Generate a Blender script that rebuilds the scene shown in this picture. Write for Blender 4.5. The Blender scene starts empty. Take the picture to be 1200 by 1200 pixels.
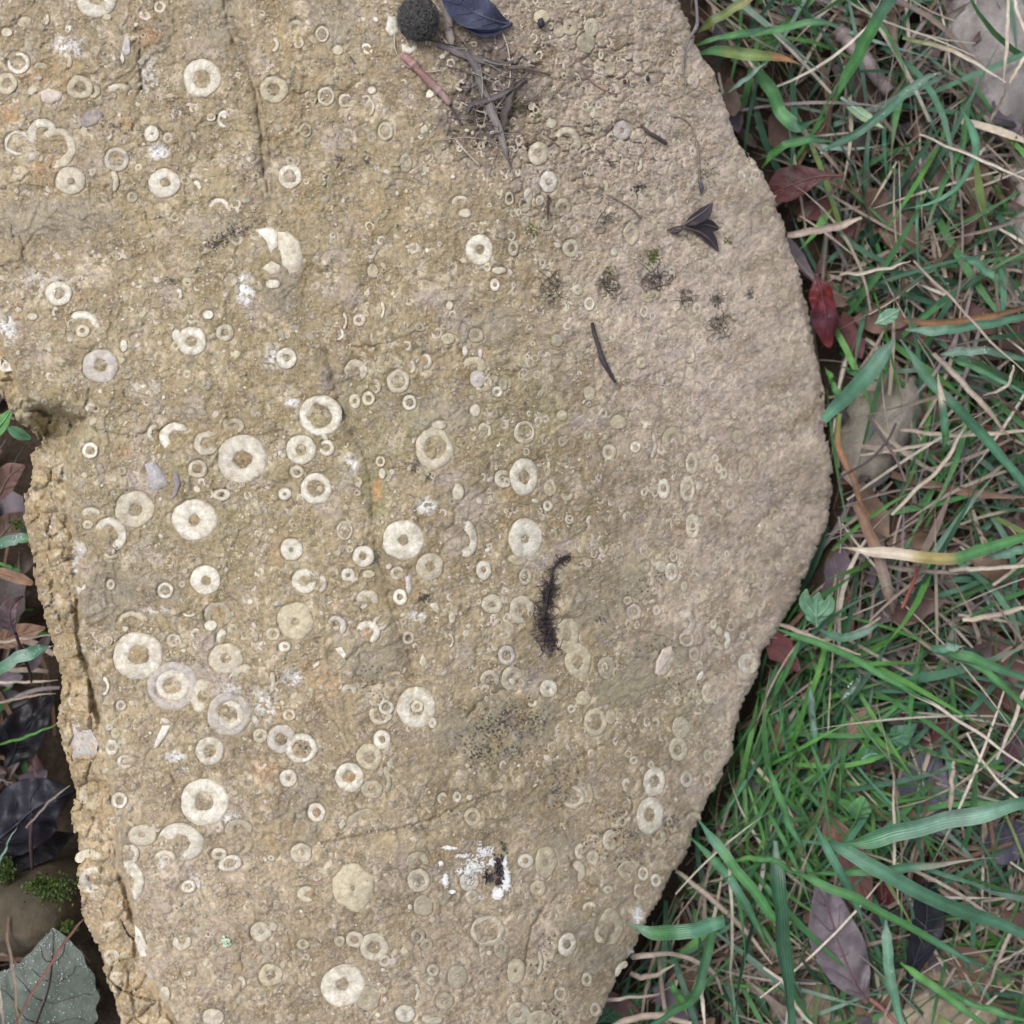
import bpy, bmesh, math, random
import numpy as np
from mathutils import Vector

random.seed(11)
RNG = np.random.default_rng(11)
MM = 0.001
S = 0.00025          # metres per photo pixel on the plane z = 0 (top of the slab)
D = 0.36             # camera height above that plane
scene = bpy.context.scene
COL = scene.collection

# ------------------------------------------------------------------ camera, sky, sun, exposure
cam = bpy.data.cameras.new('camera')
cam.sensor_width = 36.0
cam.lens = 36.0 * D / 0.30
cam.clip_start = 0.01
cam.clip_end = 200.0
cam.dof.use_dof = True
cam.dof.focus_distance = 0.374
cam.dof.aperture_fstop = 10.5
cam_o = bpy.data.objects.new('camera', cam)
cam_o.location = (0, 0, D)
COL.objects.link(cam_o)
scene.camera = cam_o

SUN_EL, SUN_AZ = math.radians(58), math.radians(-50)     # azimuth measured from +Y towards +X
world = bpy.data.worlds.new('World')
scene.world = world
world.use_nodes = True
wn = world.node_tree.nodes
wl = world.node_tree.links
for n in list(wn):
    wn.remove(n)
sky = wn.new('ShaderNodeTexSky')
sky.sky_type = 'NISHITA'
sky.sun_disc = False
sky.sun_elevation = SUN_EL
sky.sun_rotation = SUN_AZ
sky.air_density = 1.0
sky.dust_density = 3.0
hs = wn.new('ShaderNodeHueSaturation')
hs.inputs['Saturation'].default_value = 0.22            # overcast: the cloud layer is nearly white
bg = wn.new('ShaderNodeBackground')
bg.inputs['Strength'].default_value = 0.15
wo = wn.new('ShaderNodeOutputWorld')
wl.new(sky.outputs[0], hs.inputs['Color'])
wl.new(hs.outputs[0], bg.inputs[0])
wl.new(bg.outputs[0], wo.inputs[0])

sun = bpy.data.lights.new('sun', 'SUN')
sun.energy = 1.5
sun.angle = math.radians(25)
sun.color = (1.0, 0.98, 0.955)
sun_o = bpy.data.objects.new('sun', sun)
dirv = Vector((math.sin(SUN_AZ) * math.cos(SUN_EL), math.cos(SUN_AZ) * math.cos(SUN_EL), math.sin(SUN_EL)))
sun_o.rotation_euler = dirv.to_track_quat('Z', 'Y').to_euler()
sun_o.location = dirv * 3
COL.objects.link(sun_o)

scene.view_settings.view_transform = 'Standard'
scene.view_settings.look = 'None'
scene.view_settings.gamma = 1.0
scene.view_settings.exposure = 0.53
scene.view_settings.use_curve_mapping = False

# ------------------------------------------------------------------ noise helpers
_T = RNG.random((256, 256)).astype(np.float32) * 2 * np.pi
_GX, _GY = np.cos(_T), np.sin(_T)


def gnoise(x, y, seed=0):
    x = np.asarray(x, np.float32) + seed * 17.37
    y = np.asarray(y, np.float32) + seed * 9.71
    xi = np.floor(x).astype(np.int32)
    yi = np.floor(y).astype(np.int32)
    fx, fy = x - xi, y - yi
    x0, x1, y0, y1 = xi & 255, (xi + 1) & 255, yi & 255, (yi + 1) & 255
    u = fx * fx * fx * (fx * (fx * 6 - 15) + 10)
    v = fy * fy * fy * (fy * (fy * 6 - 15) + 10)
    a = _GX[x0, y0] * fx + _GY[x0, y0] * fy
    b = _GX[x1, y0] * (fx - 1) + _GY[x1, y0] * fy
    c = _GX[x0, y1] * fx + _GY[x0, y1] * (fy - 1)
    d = _GX[x1, y1] * (fx - 1) + _GY[x1, y1] * (fy - 1)
    return (a + u * (b - a) + v * ((c + u * (d - c)) - (a + u * (b - a)))) * 1.5


def fbm(x, y, sc, octv=4, seed=0, gain=0.5):
    t, a, s = 0.0, 1.0, 1.0 / sc
    n = 0.0
    for i in range(octv):
        t = t + a * gnoise(np.asarray(x) * s, np.asarray(y) * s, seed + i * 3)
        n += a
        a *= gain
        s *= 2.03
    return t / n


_WJ = RNG.random((256, 256, 3)).astype(np.float32)


def worley(x, y, sc, seed=0):
    x = np.asarray(x, np.float32) / sc + seed * 31.3
    y = np.asarray(y, np.float32) / sc + seed * 12.9
    xi = np.floor(x).astype(np.int32)
    yi = np.floor(y).astype(np.int32)
    f1 = np.full(x.shape, 9.0, np.float32)
    f2 = f1.copy()
    cid = np.zeros(x.shape, np.float32)
    for dx in (-1, 0, 1):
        for dy in (-1, 0, 1):
            j = _WJ[(xi + dx) & 255, (yi + dy) & 255]
            d = np.hypot(xi + dx + j[..., 0] - x, yi + dy + j[..., 1] - y)
            m = d < f1
            f2 = np.where(m, f1, np.minimum(f2, d))
            cid = np.where(m, j[..., 2], cid)
            f1 = np.where(m, d, f1)
    return f1, f2, cid


def sstep(a, b, x):
    t = np.clip((x - a) / (b - a), 0, 1)
    return t * t * (3 - 2 * t)


def sdf(poly, x, y):
    """signed distance, negative inside"""
    x = np.asarray(x, np.float32)
    y = np.asarray(y, np.float32)
    d2 = np.full(x.shape, 1e12, np.float32)
    ins = np.zeros(x.shape, bool)
    n = len(poly)
    for i in range(n):
        ax, ay = poly[i]
        bx, by = poly[(i + 1) % n]
        ex, ey = bx - ax, by - ay
        L = ex * ex + ey * ey + 1e-9
        t = np.clip(((x - ax) * ex + (y - ay) * ey) / L, 0, 1)
        d2 = np.minimum(d2, (x - ax - t * ex) ** 2 + (y - ay - t * ey) ** 2)
        if ay != by:
            c = ((ay > y) != (by > y)) & (x < (bx - ax) * (y - ay) / (by - ay) + ax)
            ins ^= c
    d = np.sqrt(d2)
    return np.where(ins, -d, d)


def catmull(P, n):
    P = np.asarray(P, float)
    if len(P) == 2:
        t = np.linspace(0, 1, n)[:, None]
        return P[0] * (1 - t) + P[1] * t
    Q = np.vstack([2 * P[0] - P[1], P, 2 * P[-1] - P[-2]])
    seg = len(P) - 1
    u = np.linspace(0, seg - 1e-6, n)
    out = []
    for v in u:
        i = int(v)
        t = v - i
        a, b, c, d = Q[i], Q[i + 1], Q[i + 2], Q[i + 3]
        out.append(0.5 * (2 * b + (c - a) * t + (2 * a - 5 * b + 4 * c - d) * t * t + (3 * b - a - 3 * c + d) * t ** 3))
    return np.array(out)


# ------------------------------------------------------------------ object helpers
def at(px, py, z):
    k = S * (D - z) / D
    return np.array([(px - 600) * k, (600 - py) * k, z])


def tag(o, label=None, cat=None, group=None, kind=None):
    if label:
        o['label'] = label
    if cat:
        o['category'] = cat
    if group:
        o['group'] = group
    if kind:
        o['kind'] = kind
    return o


def big_mesh(name, V, F, mat, cols=None, parent=None, origin=None, smooth=True, uv=None):
    V = np.asarray(V, np.float32).reshape(-1, 3)
    F = [np.asarray(f, np.int32) for f in (F if isinstance(F, list) else [F])]
    F = [f for f in F if len(f)]
    if origin is not None:
        V = V - np.asarray(origin, np.float32)
    me = bpy.data.meshes.new(name)
    me.vertices.add(len(V))
    me.vertices.foreach_set('co', V.ravel())
    loops = np.concatenate([f.ravel() for f in F])
    sizes = np.concatenate([np.full(len(f), f.shape[1], np.int32) for f in F])
    starts = np.concatenate([[0], np.cumsum(sizes)[:-1]]).astype(np.int32)
    me.loops.add(len(loops))
    me.loops.foreach_set('vertex_index', loops.astype(np.int32))
    me.polygons.add(len(sizes))
    me.polygons.foreach_set('loop_start', starts)
    me.polygons.foreach_set('loop_total', sizes)
    me.polygons.foreach_set('use_smooth', np.full(len(sizes), smooth))
    me.update(calc_edges=True)
    if cols is not None:
        c = np.ones((len(V), 4), np.float32)
        c[:, :3] = np.asarray(cols, np.float32).reshape(-1, 3)
        a = me.attributes.new('Col', 'FLOAT_COLOR', 'POINT')
        a.data.foreach_set('color', c.ravel())
    if uv is not None:
        u = np.zeros((len(V), 3), np.float32)
        u[:, :2] = uv
        a = me.attributes.new('uvw', 'FLOAT_VECTOR', 'POINT')
        a.data.foreach_set('vector', u.ravel())
    me.materials.append(mat)
    o = bpy.data.objects.new(name, me)
    COL.objects.link(o)
    if parent is not None:
        o.parent = parent
        if origin is not None:
            o.location = np.asarray(origin) - np.array(parent.location)
        else:
            o.matrix_parent_inverse = parent.matrix_basis.inverted()
    elif origin is not None:
        o.location = origin
    return o


def empty(name, loc):
    o = bpy.data.objects.new(name, None)
    o.empty_display_size = 0.005
    COL.objects.link(o)
    o.location = loc
    return o


class Buf:
    """collects geometry for one mesh"""
    def __init__(self):
        self.V, self.Q, self.T, self.C, self.U, self.n = [], [], [], [], [], 0

    def add(self, V, Q=None, T=None, C=(1, 1, 1), U=None):
        V = np.asarray(V, float).reshape(-1, 3)
        self.V.append(V)
        if Q is not None and len(Q):
            self.Q.append(np.asarray(Q, int).reshape(-1, 4) + self.n)
        if T is not None and len(T):
            self.T.append(np.asarray(T, int).reshape(-1, 3) + self.n)
        C = np.asarray(C, float)
        self.C.append(np.broadcast_to(C, V.shape) if C.ndim == 1 else C)
        self.U.append(np.zeros((len(V), 2)) if U is None else U)
        self.n += len(V)

    def build(self, name, mat, parent=None, origin='auto', smooth=True):
        V = np.vstack(self.V)
        F = []
        if self.Q:
            F.append(np.vstack(self.Q))
        if self.T:
            F.append(np.vstack(self.T))
        if isinstance(origin, str):
            origin = [V[:, 0].mean(), V[:, 1].mean(), V[:, 2].min()] if parent is None else None
        return big_mesh(name, V, F, mat, np.vstack(self.C), parent, origin, smooth, np.vstack(self.U))


def grid_quads(a, b, wrap=False):
    """quads for an a x b vertex grid (row major); wrap closes the second direction"""
    i, j = np.meshgrid(np.arange(a - 1), np.arange(b if wrap else b - 1), indexing='ij')
    j2 = (j + 1) % b
    return np.stack([i * b + j, i * b + j2, (i + 1) * b + j2, (i + 1) * b + j], -1).reshape(-1, 4)


def add_tube(buf, P, r, col, sides=6):
    P = np.asarray(P, float)
    n = len(P)
    r = np.broadcast_to(np.asarray(r, float), (n,))
    Tn = np.gradient(P, axis=0)
    Tn /= np.linalg.norm(Tn, axis=1)[:, None] + 1e-12
    up = np.array([0, 0, 1.0])
    A = np.cross(Tn, up)
    bad = np.linalg.norm(A, axis=1) < 1e-3
    A[bad] = np.array([1.0, 0, 0])
    A /= np.linalg.norm(A, axis=1)[:, None]
    B = np.cross(Tn, A)
    th = np.linspace(0, 2 * np.pi, sides, endpoint=False)
    V = P[:, None] + (A[:, None] * np.cos(th)[None, :, None] + B[:, None] * np.sin(th)[None, :, None]) * r[:, None, None]
    V = V.reshape(-1, 3)
    Q = grid_quads(n, sides, True)
    base = len(V)
    V = np.vstack([V, P[0], P[-1]])
    T = [(base, (k + 1) % sides, k) for k in range(sides)]
    T += [(base + 1, (n - 1) * sides + k, (n - 1) * sides + (k + 1) % sides) for k in range(sides)]
    col = np.asarray(col, float)
    if col.ndim == 2:
        col = np.vstack([np.repeat(col, sides, 0), col[0], col[-1]])
    buf.add(V, Q, T, col)


def add_ribbon(buf, P, w, col, crease=0.25, roll=0.0, up=None):
    """a grass blade: strip with a folded midrib; w half width per point"""
    P = np.asarray(P, float)
    n = len(P)
    w = np.broadcast_to(np.asarray(w, float), (n,))
    Tn = np.gradient(P, axis=0)
    Tn /= np.linalg.norm(Tn, axis=1)[:, None] + 1e-12
    upv = np.array([0, 0, 1.0]) if up is None else np.asarray(up, float)
    A = np.cross(Tn, upv)
    L = np.linalg.norm(A, axis=1)
    A[L < 0.05] = np.array([1.0, 0.2, 0])
    A /= np.linalg.norm(A, axis=1)[:, None]
    B = np.cross(A, Tn)
    roll = np.broadcast_to(np.asarray(roll, float), (n,))
    c, s = np.cos(roll)[:, None], np.sin(roll)[:, None]
    A, B = A * c + B * s, B * c - A * s
    offs = np.array([-1, -0.5, 0, 0.5, 1.0])
    V = P[:, None] + A[:, None] * (offs[None, :] * w[:, None])[..., None] + B[:, None] * (np.abs(offs)[None, :] * w[:, None] * crease)[..., None]
    V = V.reshape(-1, 3)
    col = np.asarray(col, float)
    if col.ndim == 1:
        col = np.broadcast_to(col, (n, 3))
    col = (col[:, None, :] * np.array([.86, .96, 1.3, 1.04, .9])[None, :, None]).reshape(-1, 3)
    U = np.stack([np.tile(offs, n), np.repeat(np.linspace(0, 1, n), 5)], -1)
    buf.add(V, grid_quads(n, 5), None, col, U)


# ------------------------------------------------------------------ materials
def new_mat(name):
    m = bpy.data.materials.new(name)
    m.use_nodes = True
    nt = m.node_tree
    b = nt.nodes['Principled BSDF']
    return m, nt, b


def col_mat(name, rough=0.8, spec=0.3, noise_sc=1500, noise_amt=0.35, bump_sc=2500, bump_d=0.00012, translucent=0.0, stripes=0.0, coat=0.0):
    """vertex colour, broken up by procedural noise, with procedural fine relief"""
    m, nt, b = new_mat(name)
    N, L = nt.nodes, nt.links
    at_ = N.new('ShaderNodeAttribute')
    at_.attribute_name = 'Col'
    tc = N.new('ShaderNodeTexCoord')
    nz = N.new('ShaderNodeTexNoise')
    nz.inputs['Scale'].default_value = noise_sc
    nz.inputs['Detail'].default_value = 5
    nz.inputs['Roughness'].default_value = 0.65
    L.new(tc.outputs['Object'], nz.inputs['Vector'])
    mr = N.new('ShaderNodeMapRange')
    mr.inputs['From Min'].default_value = 0.25
    mr.inputs['From Max'].default_value = 0.75
    mr.inputs['To Min'].default_value = 1 - noise_amt
    mr.inputs['To Max'].default_value = 1 + noise_amt
    L.new(nz.outputs['Fac'], mr.inputs['Value'])
    mx = N.new('ShaderNodeVectorMath')
    mx.operation = 'SCALE'
    L.new(at_.outputs['Color'], mx.inputs[0])
    L.new(mr.outputs[0], mx.inputs['Scale'])
    last = mx.outputs[0]
    nb = N.new('ShaderNodeTexNoise')
    nb.inputs['Scale'].default_value = bump_sc
    nb.inputs['Detail'].default_value = 4
    L.new(tc.outputs['Object'], nb.inputs['Vector'])
    height = nb.outputs['Fac']
    if stripes > 0:
        ua = N.new('ShaderNodeAttribute')
        ua.attribute_name = 'uvw'
        sp = N.new('ShaderNodeSeparateXYZ')
        L.new(ua.outputs['Vector'], sp.inputs[0])
        ml = N.new('ShaderNodeMath')
        ml.operation = 'MULTIPLY'
        ml.inputs[1].default_value = 22.0
        L.new(sp.outputs['X'], ml.inputs[0])
        si = N.new('ShaderNodeMath')
        si.operation = 'SINE'
        L.new(ml.outputs[0], si.inputs[0])
        ad = N.new('ShaderNodeMath')
        ad.operation = 'MULTIPLY_ADD'
        ad.inputs[1].default_value = stripes
        L.new(si.outputs[0], ad.inputs[0])
        L.new(height, ad.inputs[2])
        height = ad.outputs[0]
        m2 = N.new('ShaderNodeMath')
        m2.operation = 'MULTIPLY_ADD'
        m2.inputs[1].default_value = 0.055
        m2.inputs[2].default_value = 1.0
        L.new(si.outputs[0], m2.inputs[0])
        v2 = N.new('ShaderNodeVectorMath')
        v2.operation = 'SCALE'
        L.new(last, v2.inputs[0])
        L.new(m2.outputs[0], v2.inputs['Scale'])
        last = v2.outputs[0]
    L.new(last, b.inputs['Base Color'])
    bp = N.new('ShaderNodeBump')
    bp.inputs['Strength'].default_value = 0.7
    bp.inputs['Distance'].default_value = bump_d
    L.new(height, bp.inputs['Height'])
    L.new(bp.outputs[0], b.inputs['Normal'])
    b.inputs['Roughness'].default_value = rough
    b.inputs['Specular IOR Level'].default_value = spec
    if coat:
        b.inputs['Coat Weight'].default_value = coat
        b.inputs['Coat Roughness'].default_value = 0.25
    if translucent > 0:
        tr = N.new('ShaderNodeBsdfTranslucent')
        L.new(last, tr.inputs['Color'])
        ms = N.new('ShaderNodeMixShader')
        ms.inputs[0].default_value = translucent
        L.new(b.outputs[0], ms.inputs[1])
        L.new(tr.outputs[0], ms.inputs[2])
        L.new(ms.outputs[0], N['Material Output'].inputs['Surface'])
    return m


def rock_mat(name, worn):
    """limestone: vertex colour of the mud, algae and stains, broken up by grain, hairline seams and tiny pale shell chips"""
    m, nt, b = new_mat(name)
    N, L = nt.nodes, nt.links

    def node(t, **kw):
        n = N.new(t)
        for k, v in kw.items():
            n.inputs[k.replace('_', ' ')].default_value = v
        return n

    def math_(op, a, b_=None, c=None):
        n = N.new('ShaderNodeMath')
        n.operation = op
        for i, v in enumerate((a, b_, c)):
            if v is None:
                continue
            if hasattr(v, 'links'):
                L.new(v, n.inputs[i])
            else:
                n.inputs[i].default_value = v
        return n.outputs[0]

    def rng(v, a, b_, c, d):
        n = N.new('ShaderNodeMapRange')
        L.new(v, n.inputs['Value'])
        for k, q in zip(('From Min', 'From Max', 'To Min', 'To Max'), (a, b_, c, d)):
            n.inputs[k].default_value = q
        return n.outputs[0]

    def mix(f, a, b_):
        n = N.new('ShaderNodeMix')
        n.data_type = 'RGBA'
        if hasattr(f, 'links'):
            L.new(f, n.inputs[0])
        else:
            n.inputs[0].default_value = f
        for i, v in ((6, a), (7, b_)):
            if hasattr(v, 'links'):
                L.new(v, n.inputs[i])
            else:
                n.inputs[i].default_value = (*v, 1)
        return n.outputs[2]

    def scale(v, f):
        n = N.new('ShaderNodeVectorMath')
        n.operation = 'SCALE'
        L.new(v, n.inputs[0])
        L.new(f, n.inputs['Scale'])
        return n.outputs[0]

    a = N.new('ShaderNodeAttribute')
    a.attribute_name = 'Col'
    tc = N.new('ShaderNodeTexCoord')
    sx = N.new('ShaderNodeSeparateXYZ')
    L.new(tc.outputs['Object'], sx.inputs[0])
    cx_ = N.new('ShaderNodeCombineXYZ')
    L.new(math_('MULTIPLY_ADD', sx.outputs['Z'], .55, sx.outputs['X']), cx_.inputs['X'])
    L.new(math_('MULTIPLY_ADD', sx.outputs['Z'], .8, sx.outputs['Y']), cx_.inputs['Y'])
    vec = cx_.outputs[0]                      # 2D lookup that also varies down the sides of the stone

    def noise(sc, det=4, ro=.6):
        n = node('ShaderNodeTexNoise', Scale=sc, Detail=det, Roughness=ro)
        n.noise_dimensions = '2D'
        L.new(vec, n.inputs['Vector'])
        return n

    n1 = noise(620, 4, .74)
    n2 = noise(3000, 2, .6)
    n3 = noise(230, 3, .65)
    n4 = noise(110, 2, .6)
    warp = N.new('ShaderNodeVectorMath')
    warp.operation = 'MULTIPLY_ADD'
    L.new(n1.outputs['Color'], warp.inputs[0])
    warp.inputs[1].default_value = (.0026, .0026, .0026)
    L.new(vec, warp.inputs[2])
    ve = node('ShaderNodeTexVoronoi', Scale=330.0)
    ve.feature = 'DISTANCE_TO_EDGE'
    ve.voronoi_dimensions = '2D'
    L.new(warp.outputs[0], ve.inputs['Vector'])
    seam = rng(ve.outputs['Distance'], 0.0, .07, 1.0, 0.0)
    seam = math_('MULTIPLY', seam, rng(n3.outputs['Fac'], .44, .62, 0, 1))
    ve2 = node('ShaderNodeTexVoronoi', Scale=900.0)
    ve2.feature = 'DISTANCE_TO_EDGE'
    ve2.voronoi_dimensions = '2D'
    L.new(warp.outputs[0], ve2.inputs['Vector'])
    seam2 = math_('MULTIPLY', rng(ve2.outputs['Distance'], 0.0, .10, 1.0, 0.0), rng(n4.outputs['Fac'], .42, .6, 0, 1))
    vc = node('ShaderNodeTexVoronoi', Scale=1150.0)
    vc.voronoi_dimensions = '2D'
    L.new(warp.outputs[0], vc.inputs['Vector'])
    sp = N.new('ShaderNodeSeparateColor')
    L.new(vc.outputs['Color'], sp.inputs[0])
    chip = math_('MULTIPLY', rng(sp.outputs[0], .80, .86, 0, 1), rng(vc.outputs['Distance'], .30, .48, 1, 0))
    chip = math_('MULTIPLY', chip, rng(n4.outputs['Fac'], .36, .58, .1, 1))
    col = a.outputs['Color']
    if not worn:
        col = mix(rng(n3.outputs['Fac'], .5, .72, 0, .36), col, (.345, .305, .285))          # lilac grey limestone showing through
        col = mix(rng(n4.outputs['Fac'], .52, .72, 0, .35), col, (.30, .215, .125))         # faint rust
        col = mix(math_('MULTIPLY', chip, .6), col, (.52, .475, .39))
    else:
        col = mix(rng(n3.outputs['Fac'], .48, .66, 0, .5), col, (.42, .36, .27))            # stained calcite
    f = math_('MULTIPLY', rng(n1.outputs['Fac'], .3, .7, .76 if not worn else .78, 1.24 if not worn else 1.22), rng(n2.outputs['Fac'], .3, .7, .86 if not worn else .9, 1.14 if not worn else 1.1))
    k = .38 if not worn else .22
    f = math_('MULTIPLY', f, math_('SUBTRACT', 1.0, math_('MULTIPLY', math_('MAXIMUM', seam, math_('MULTIPLY', seam2, .6)), k)))
    L.new(scale(col, f), b.inputs['Base Color'])
    h = math_('ADD', math_('MULTIPLY', n1.outputs['Fac'], .9), math_('MULTIPLY', n2.outputs['Fac'], .35))
    h = math_('SUBTRACT', h, math_('MULTIPLY', math_('ADD', seam, seam2), .35))
    h = math_('ADD', h, math_('MULTIPLY', chip, .3))
    bp = N.new('ShaderNodeBump')
    bp.inputs['Strength'].default_value = .9 if not worn else .5
    bp.inputs['Distance'].default_value = .00032 if not worn else .0002
    L.new(h, bp.inputs['Height'])
    L.new(bp.outputs[0], b.inputs['Normal'])
    b.inputs['Roughness'].default_value = .85 if not worn else .7
    b.inputs['Specular IOR Level'].default_value = .25
    return m


M_ROCK = rock_mat('limestone', False)
M_FOSSIL = rock_mat('fossil_calcite', True)
M_DEBRIS = col_mat('fossil_hash', 0.78, 0.28, 3000, 0.16, 3000, 0.0001)
M_SOIL = col_mat('soil', 0.95, 0.15, 700, 0.5, 900, 0.0012)
M_GRASS = col_mat('grass', 0.36, 0.5, 130, 0.42, 900, 0.00012, translucent=0.22, stripes=0.6)
M_STRAW = col_mat('straw', 0.6, 0.3, 500, 0.3, 1200, 0.00014, translucent=0.1, stripes=0.6)
M_LEAF = col_mat('leaf', 0.55, 0.4, 260, 0.35, 900, 0.0003)
M_WET = col_mat('wet_leaf', 0.45, 0.2, 200, 0.4, 700, 0.0003)
M_TWIG = col_mat('twig', 0.75, 0.3, 900, 0.4, 1500, 0.0003)
M_STONE = col_mat('pebble', 0.85, 0.25, 500, 0.25, 1400, 0.0004)
M_FIBRE = col_mat('fibre', 0.75, 0.25, 1500, 0.3, 1500, 0.0001)
M_MOSS = col_mat('moss', 0.6, 0.3, 900, 0.35, 900, 0.0002, translucent=0.2)
M_LIME = col_mat('white_crust', 0.8, 0.3, 1200, 0.12, 2500, 0.0002)
m_, nt_, b_ = new_mat('dew')
b_.inputs['Base Color'].default_value = (0.9, 0.93, 0.93, 1)
b_.inputs['Roughness'].default_value = 0.05
b_.inputs['Transmission Weight'].default_value = 0.75
b_.inputs['IOR'].default_value = 1.33
M_DEW = m_

# ------------------------------------------------------------------ slab outline (photo pixels)
OUT = [(795, -5), (808, 30), (822, 60), (838, 85), (850, 118), (862, 150), (875, 180), (893, 200), (908, 230), (917, 262),
       (925, 290), (938, 320), (947, 350), (952, 380), (958, 420), (964, 460), (968, 500), (972, 540), (978, 575), (976, 595),
       (968, 620), (955, 645), (942, 675), (935, 700), (920, 720), (907, 745), (895, 765), (890, 785), (882, 805), (868, 835),
       (862, 855), (860, 880), (850, 900), (838, 925), (823, 950), (815, 970), (803, 1005), (790, 1023), (778, 1045), (765, 1065),
       (755, 1085), (745, 1110), (738, 1125), (722, 1148), (712, 1170), (700, 1195), (690, 1215), (650, 1290), (560, 1360),
       (400, 1400), (250, 1390), (180, 1300)]
LEFT = [(140, 1200), (133, 1170), (115, 1110), (97, 1075), (88, 1040), (92, 1000), (85, 960), (88, 930), (80, 900), (70, 868),
        (68, 830), (72, 790), (62, 755), (52, 725), (42, 690), (36, 650), (30, 610), (30, 580), (36, 550), (35, 532), (46, 520),
        (38, 508), (22, 497), (10, 482), (0, 468)]
REST = [(-20, 440), (-60, 400), (-150, 330), (-230, 200), (-250, 0), (-220, -200), (0, -320), (400, -340), (700, -220), (770, -80)]
OUTLINE = OUT + LEFT + REST
INNER = [(260, 1300), (215, 1230), (198, 1190), (180, 1160), (166, 1130), (157, 1090), (150, 1060), (134, 1010), (128, 950),
         (122, 900), (120, 860), (110, 830), (103, 790), (92, 760), (87, 700), (88, 650), (80, 620), (75, 580), (72, 538),
         (88, 515), (100, 490), (58, 478), (30, 466), (14, 430), (0, 395), (-30, 350), (-80, 300), (-190, 190), (-220, 0)]
INNER = [(x + (8 if y > 520 else 2), y) for x, y in INNER]
TOPPOLY = OUT[:-1] + [(350, 1380)] + INNER + [(-200, -190), (0, -300), (400, -340), (700, -220), (770, -80)]


def base_h(x, y):
    """broad shape of the slab top, metres, as a function of photo pixel"""
    x = np.asarray(x, np.float32)
    y = np.asarray(y, np.float32)
    x0 = 650 - 0.16 * y
    t = x - x0
    drop = 0.172 * 0.5 * (np.sqrt(t * t + 110.0 ** 2) + t) - 4.0
    xe = np.interp(y, [-100, 0, 200, 575, 700, 900, 1060, 1200], [740, 795, 893, 978, 935, 850, 768, 698])
    u = x - (xe - 70)
    drop = drop + 0.09 * 0.5 * (np.sqrt(u * u + 40.0 ** 2) + u)
    und = 1.6 * fbm(x, y, 330, 3, 2) + 0.9 * fbm(x, y, 90, 3, 5)
    return (-drop + und) * MM


def ledge_h(x, y, so=None):
    s = sdf(TOPPOLY, x, y)
    s = s + 4.0 * fbm(x, y, 22, 3, 40) * (s > -30)
    left = (np.asarray(x) < 330)
    rough = fbm(x, y, 26, 4, 41, 0.6)
    chunk = fbm(x, y, 46, 2, 47)
    f1, f2, cid = worley(x + 6 * rough, y + 6 * chunk, 24, 9)
    crev = np.exp(-((s - 6) / 4.0) ** 2) * sstep(-.05, .35, fbm(x, y, 60, 2, 48))
    z = -(sstep(-1, 7, s) * 5.0 + np.clip(s, 0, 80) * 0.22) - 3.5 * crev
    z = z + sstep(1, 12, s) * (3.2 * rough + 4.0 * chunk + 2.2 * (cid - .5) + 1.6 * sstep(0, .3, f2 - f1) + 1.0 * np.abs(fbm(x, y, 9, 3, 44)))
    nd = np.hypot((x - 66) / 1.25, (y - 503))
    z = z - 9.0 * (1 - sstep(6, 38, nd + 8 * fbm(x, y, 20, 3, 46)))
    return np.where(left, z, 0) * MM, np.where(left, s, -50)


def surf(x, y):
    """height of the smooth slab shape, sampled from the grid HS"""
    fx = np.interp(np.atleast_1d(x), xs, np.arange(NX))
    fy = np.interp(np.atleast_1d(y), ys, np.arange(NY))
    i = np.clip(fx.astype(int), 0, NX - 2)
    j = np.clip(fy.astype(int), 0, NY - 2)
    u, v = fx - i, fy - j
    return (HS[j, i] * (1 - u) + HS[j, i + 1] * u) * (1 - v) + (HS[j + 1, i] * (1 - u) + HS[j + 1, i + 1] * u) * v


def surf_pt(px, py, lift=0.0):
    z = float(surf(px, py)[0]) + lift
    return at(px, py, z)


# ------------------------------------------------------------------ the fossils seen one by one in the photograph
# R ring, D disc, A crescent: (kind, x, y, rx, ry, hole, colour, a0, a1)  angles anticlockwise from the right
FOS = []


def R(x, y, rx, ry, h, c='w', rot=0):
    FOS.append(('R', x, y, rx, ry, h, c, 0, 360, rot))


def Dd(x, y, rx, ry, c='c', h=0.0, rot=0):
    FOS.append(('D', x, y, rx, ry, h, c, 0, 360, rot))


def A(x, y, rx, ry, a0, a1, c='c', h=0.5, rot=0):
    FOS.append(('A', x, y, rx, ry, h, c, a0, a1, rot))


R(113, -2, 23, 22, .38); R(237, 92, 21, 21.5, .5); A(22, 74, 13, 12, -200, 110, 'w', .72); A(75, 72, 9, 10, -60, 100)
R(94, 103, 15, 13, .5, 'y'); A(108, 107, 9, 8, -110, 70, 'y'); A(48, 80, 8, 6, 0, 180, 'm'); R(8, 98, 12, 12, .5, 'y')
A(140, 107, 14, 9, 10, 180, 'c', .4); A(50, 157, 17, 17, -10, 230, 'w', .5); A(66, 174, 22, 23, -110, 150, 'c', .62)
A(21, 168, 15, 14, 20, 290, 'w', .8); R(137, 187, 14, 13.5, .7, 'g'); R(83, 212, 17, 15.5, .27, 'c'); R(193, 215, 18, 16.5, .34)
Dd(178, 157, 8.5, 9, 'w', .2); A(131, 212, 8, 13, -90, 100, 'c', .3); R(155, 231, 6, 6, .5, 'm'); A(263, 140, 8, 10, 40, 280, 'w', .6)
A(257, 243, 12, 10, -20, 180, 'w', .55); A(229, 220, 7, 8, -20, 110, 'w', .4); R(205, 255, 5, 5, .5, 'y'); A(30, 28, 9, 8, 30, 200, 'y')
Dd(8, 38, 6, 5, 'c'); A(52, 22, 6, 8, -80, 60, 'c')
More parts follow.
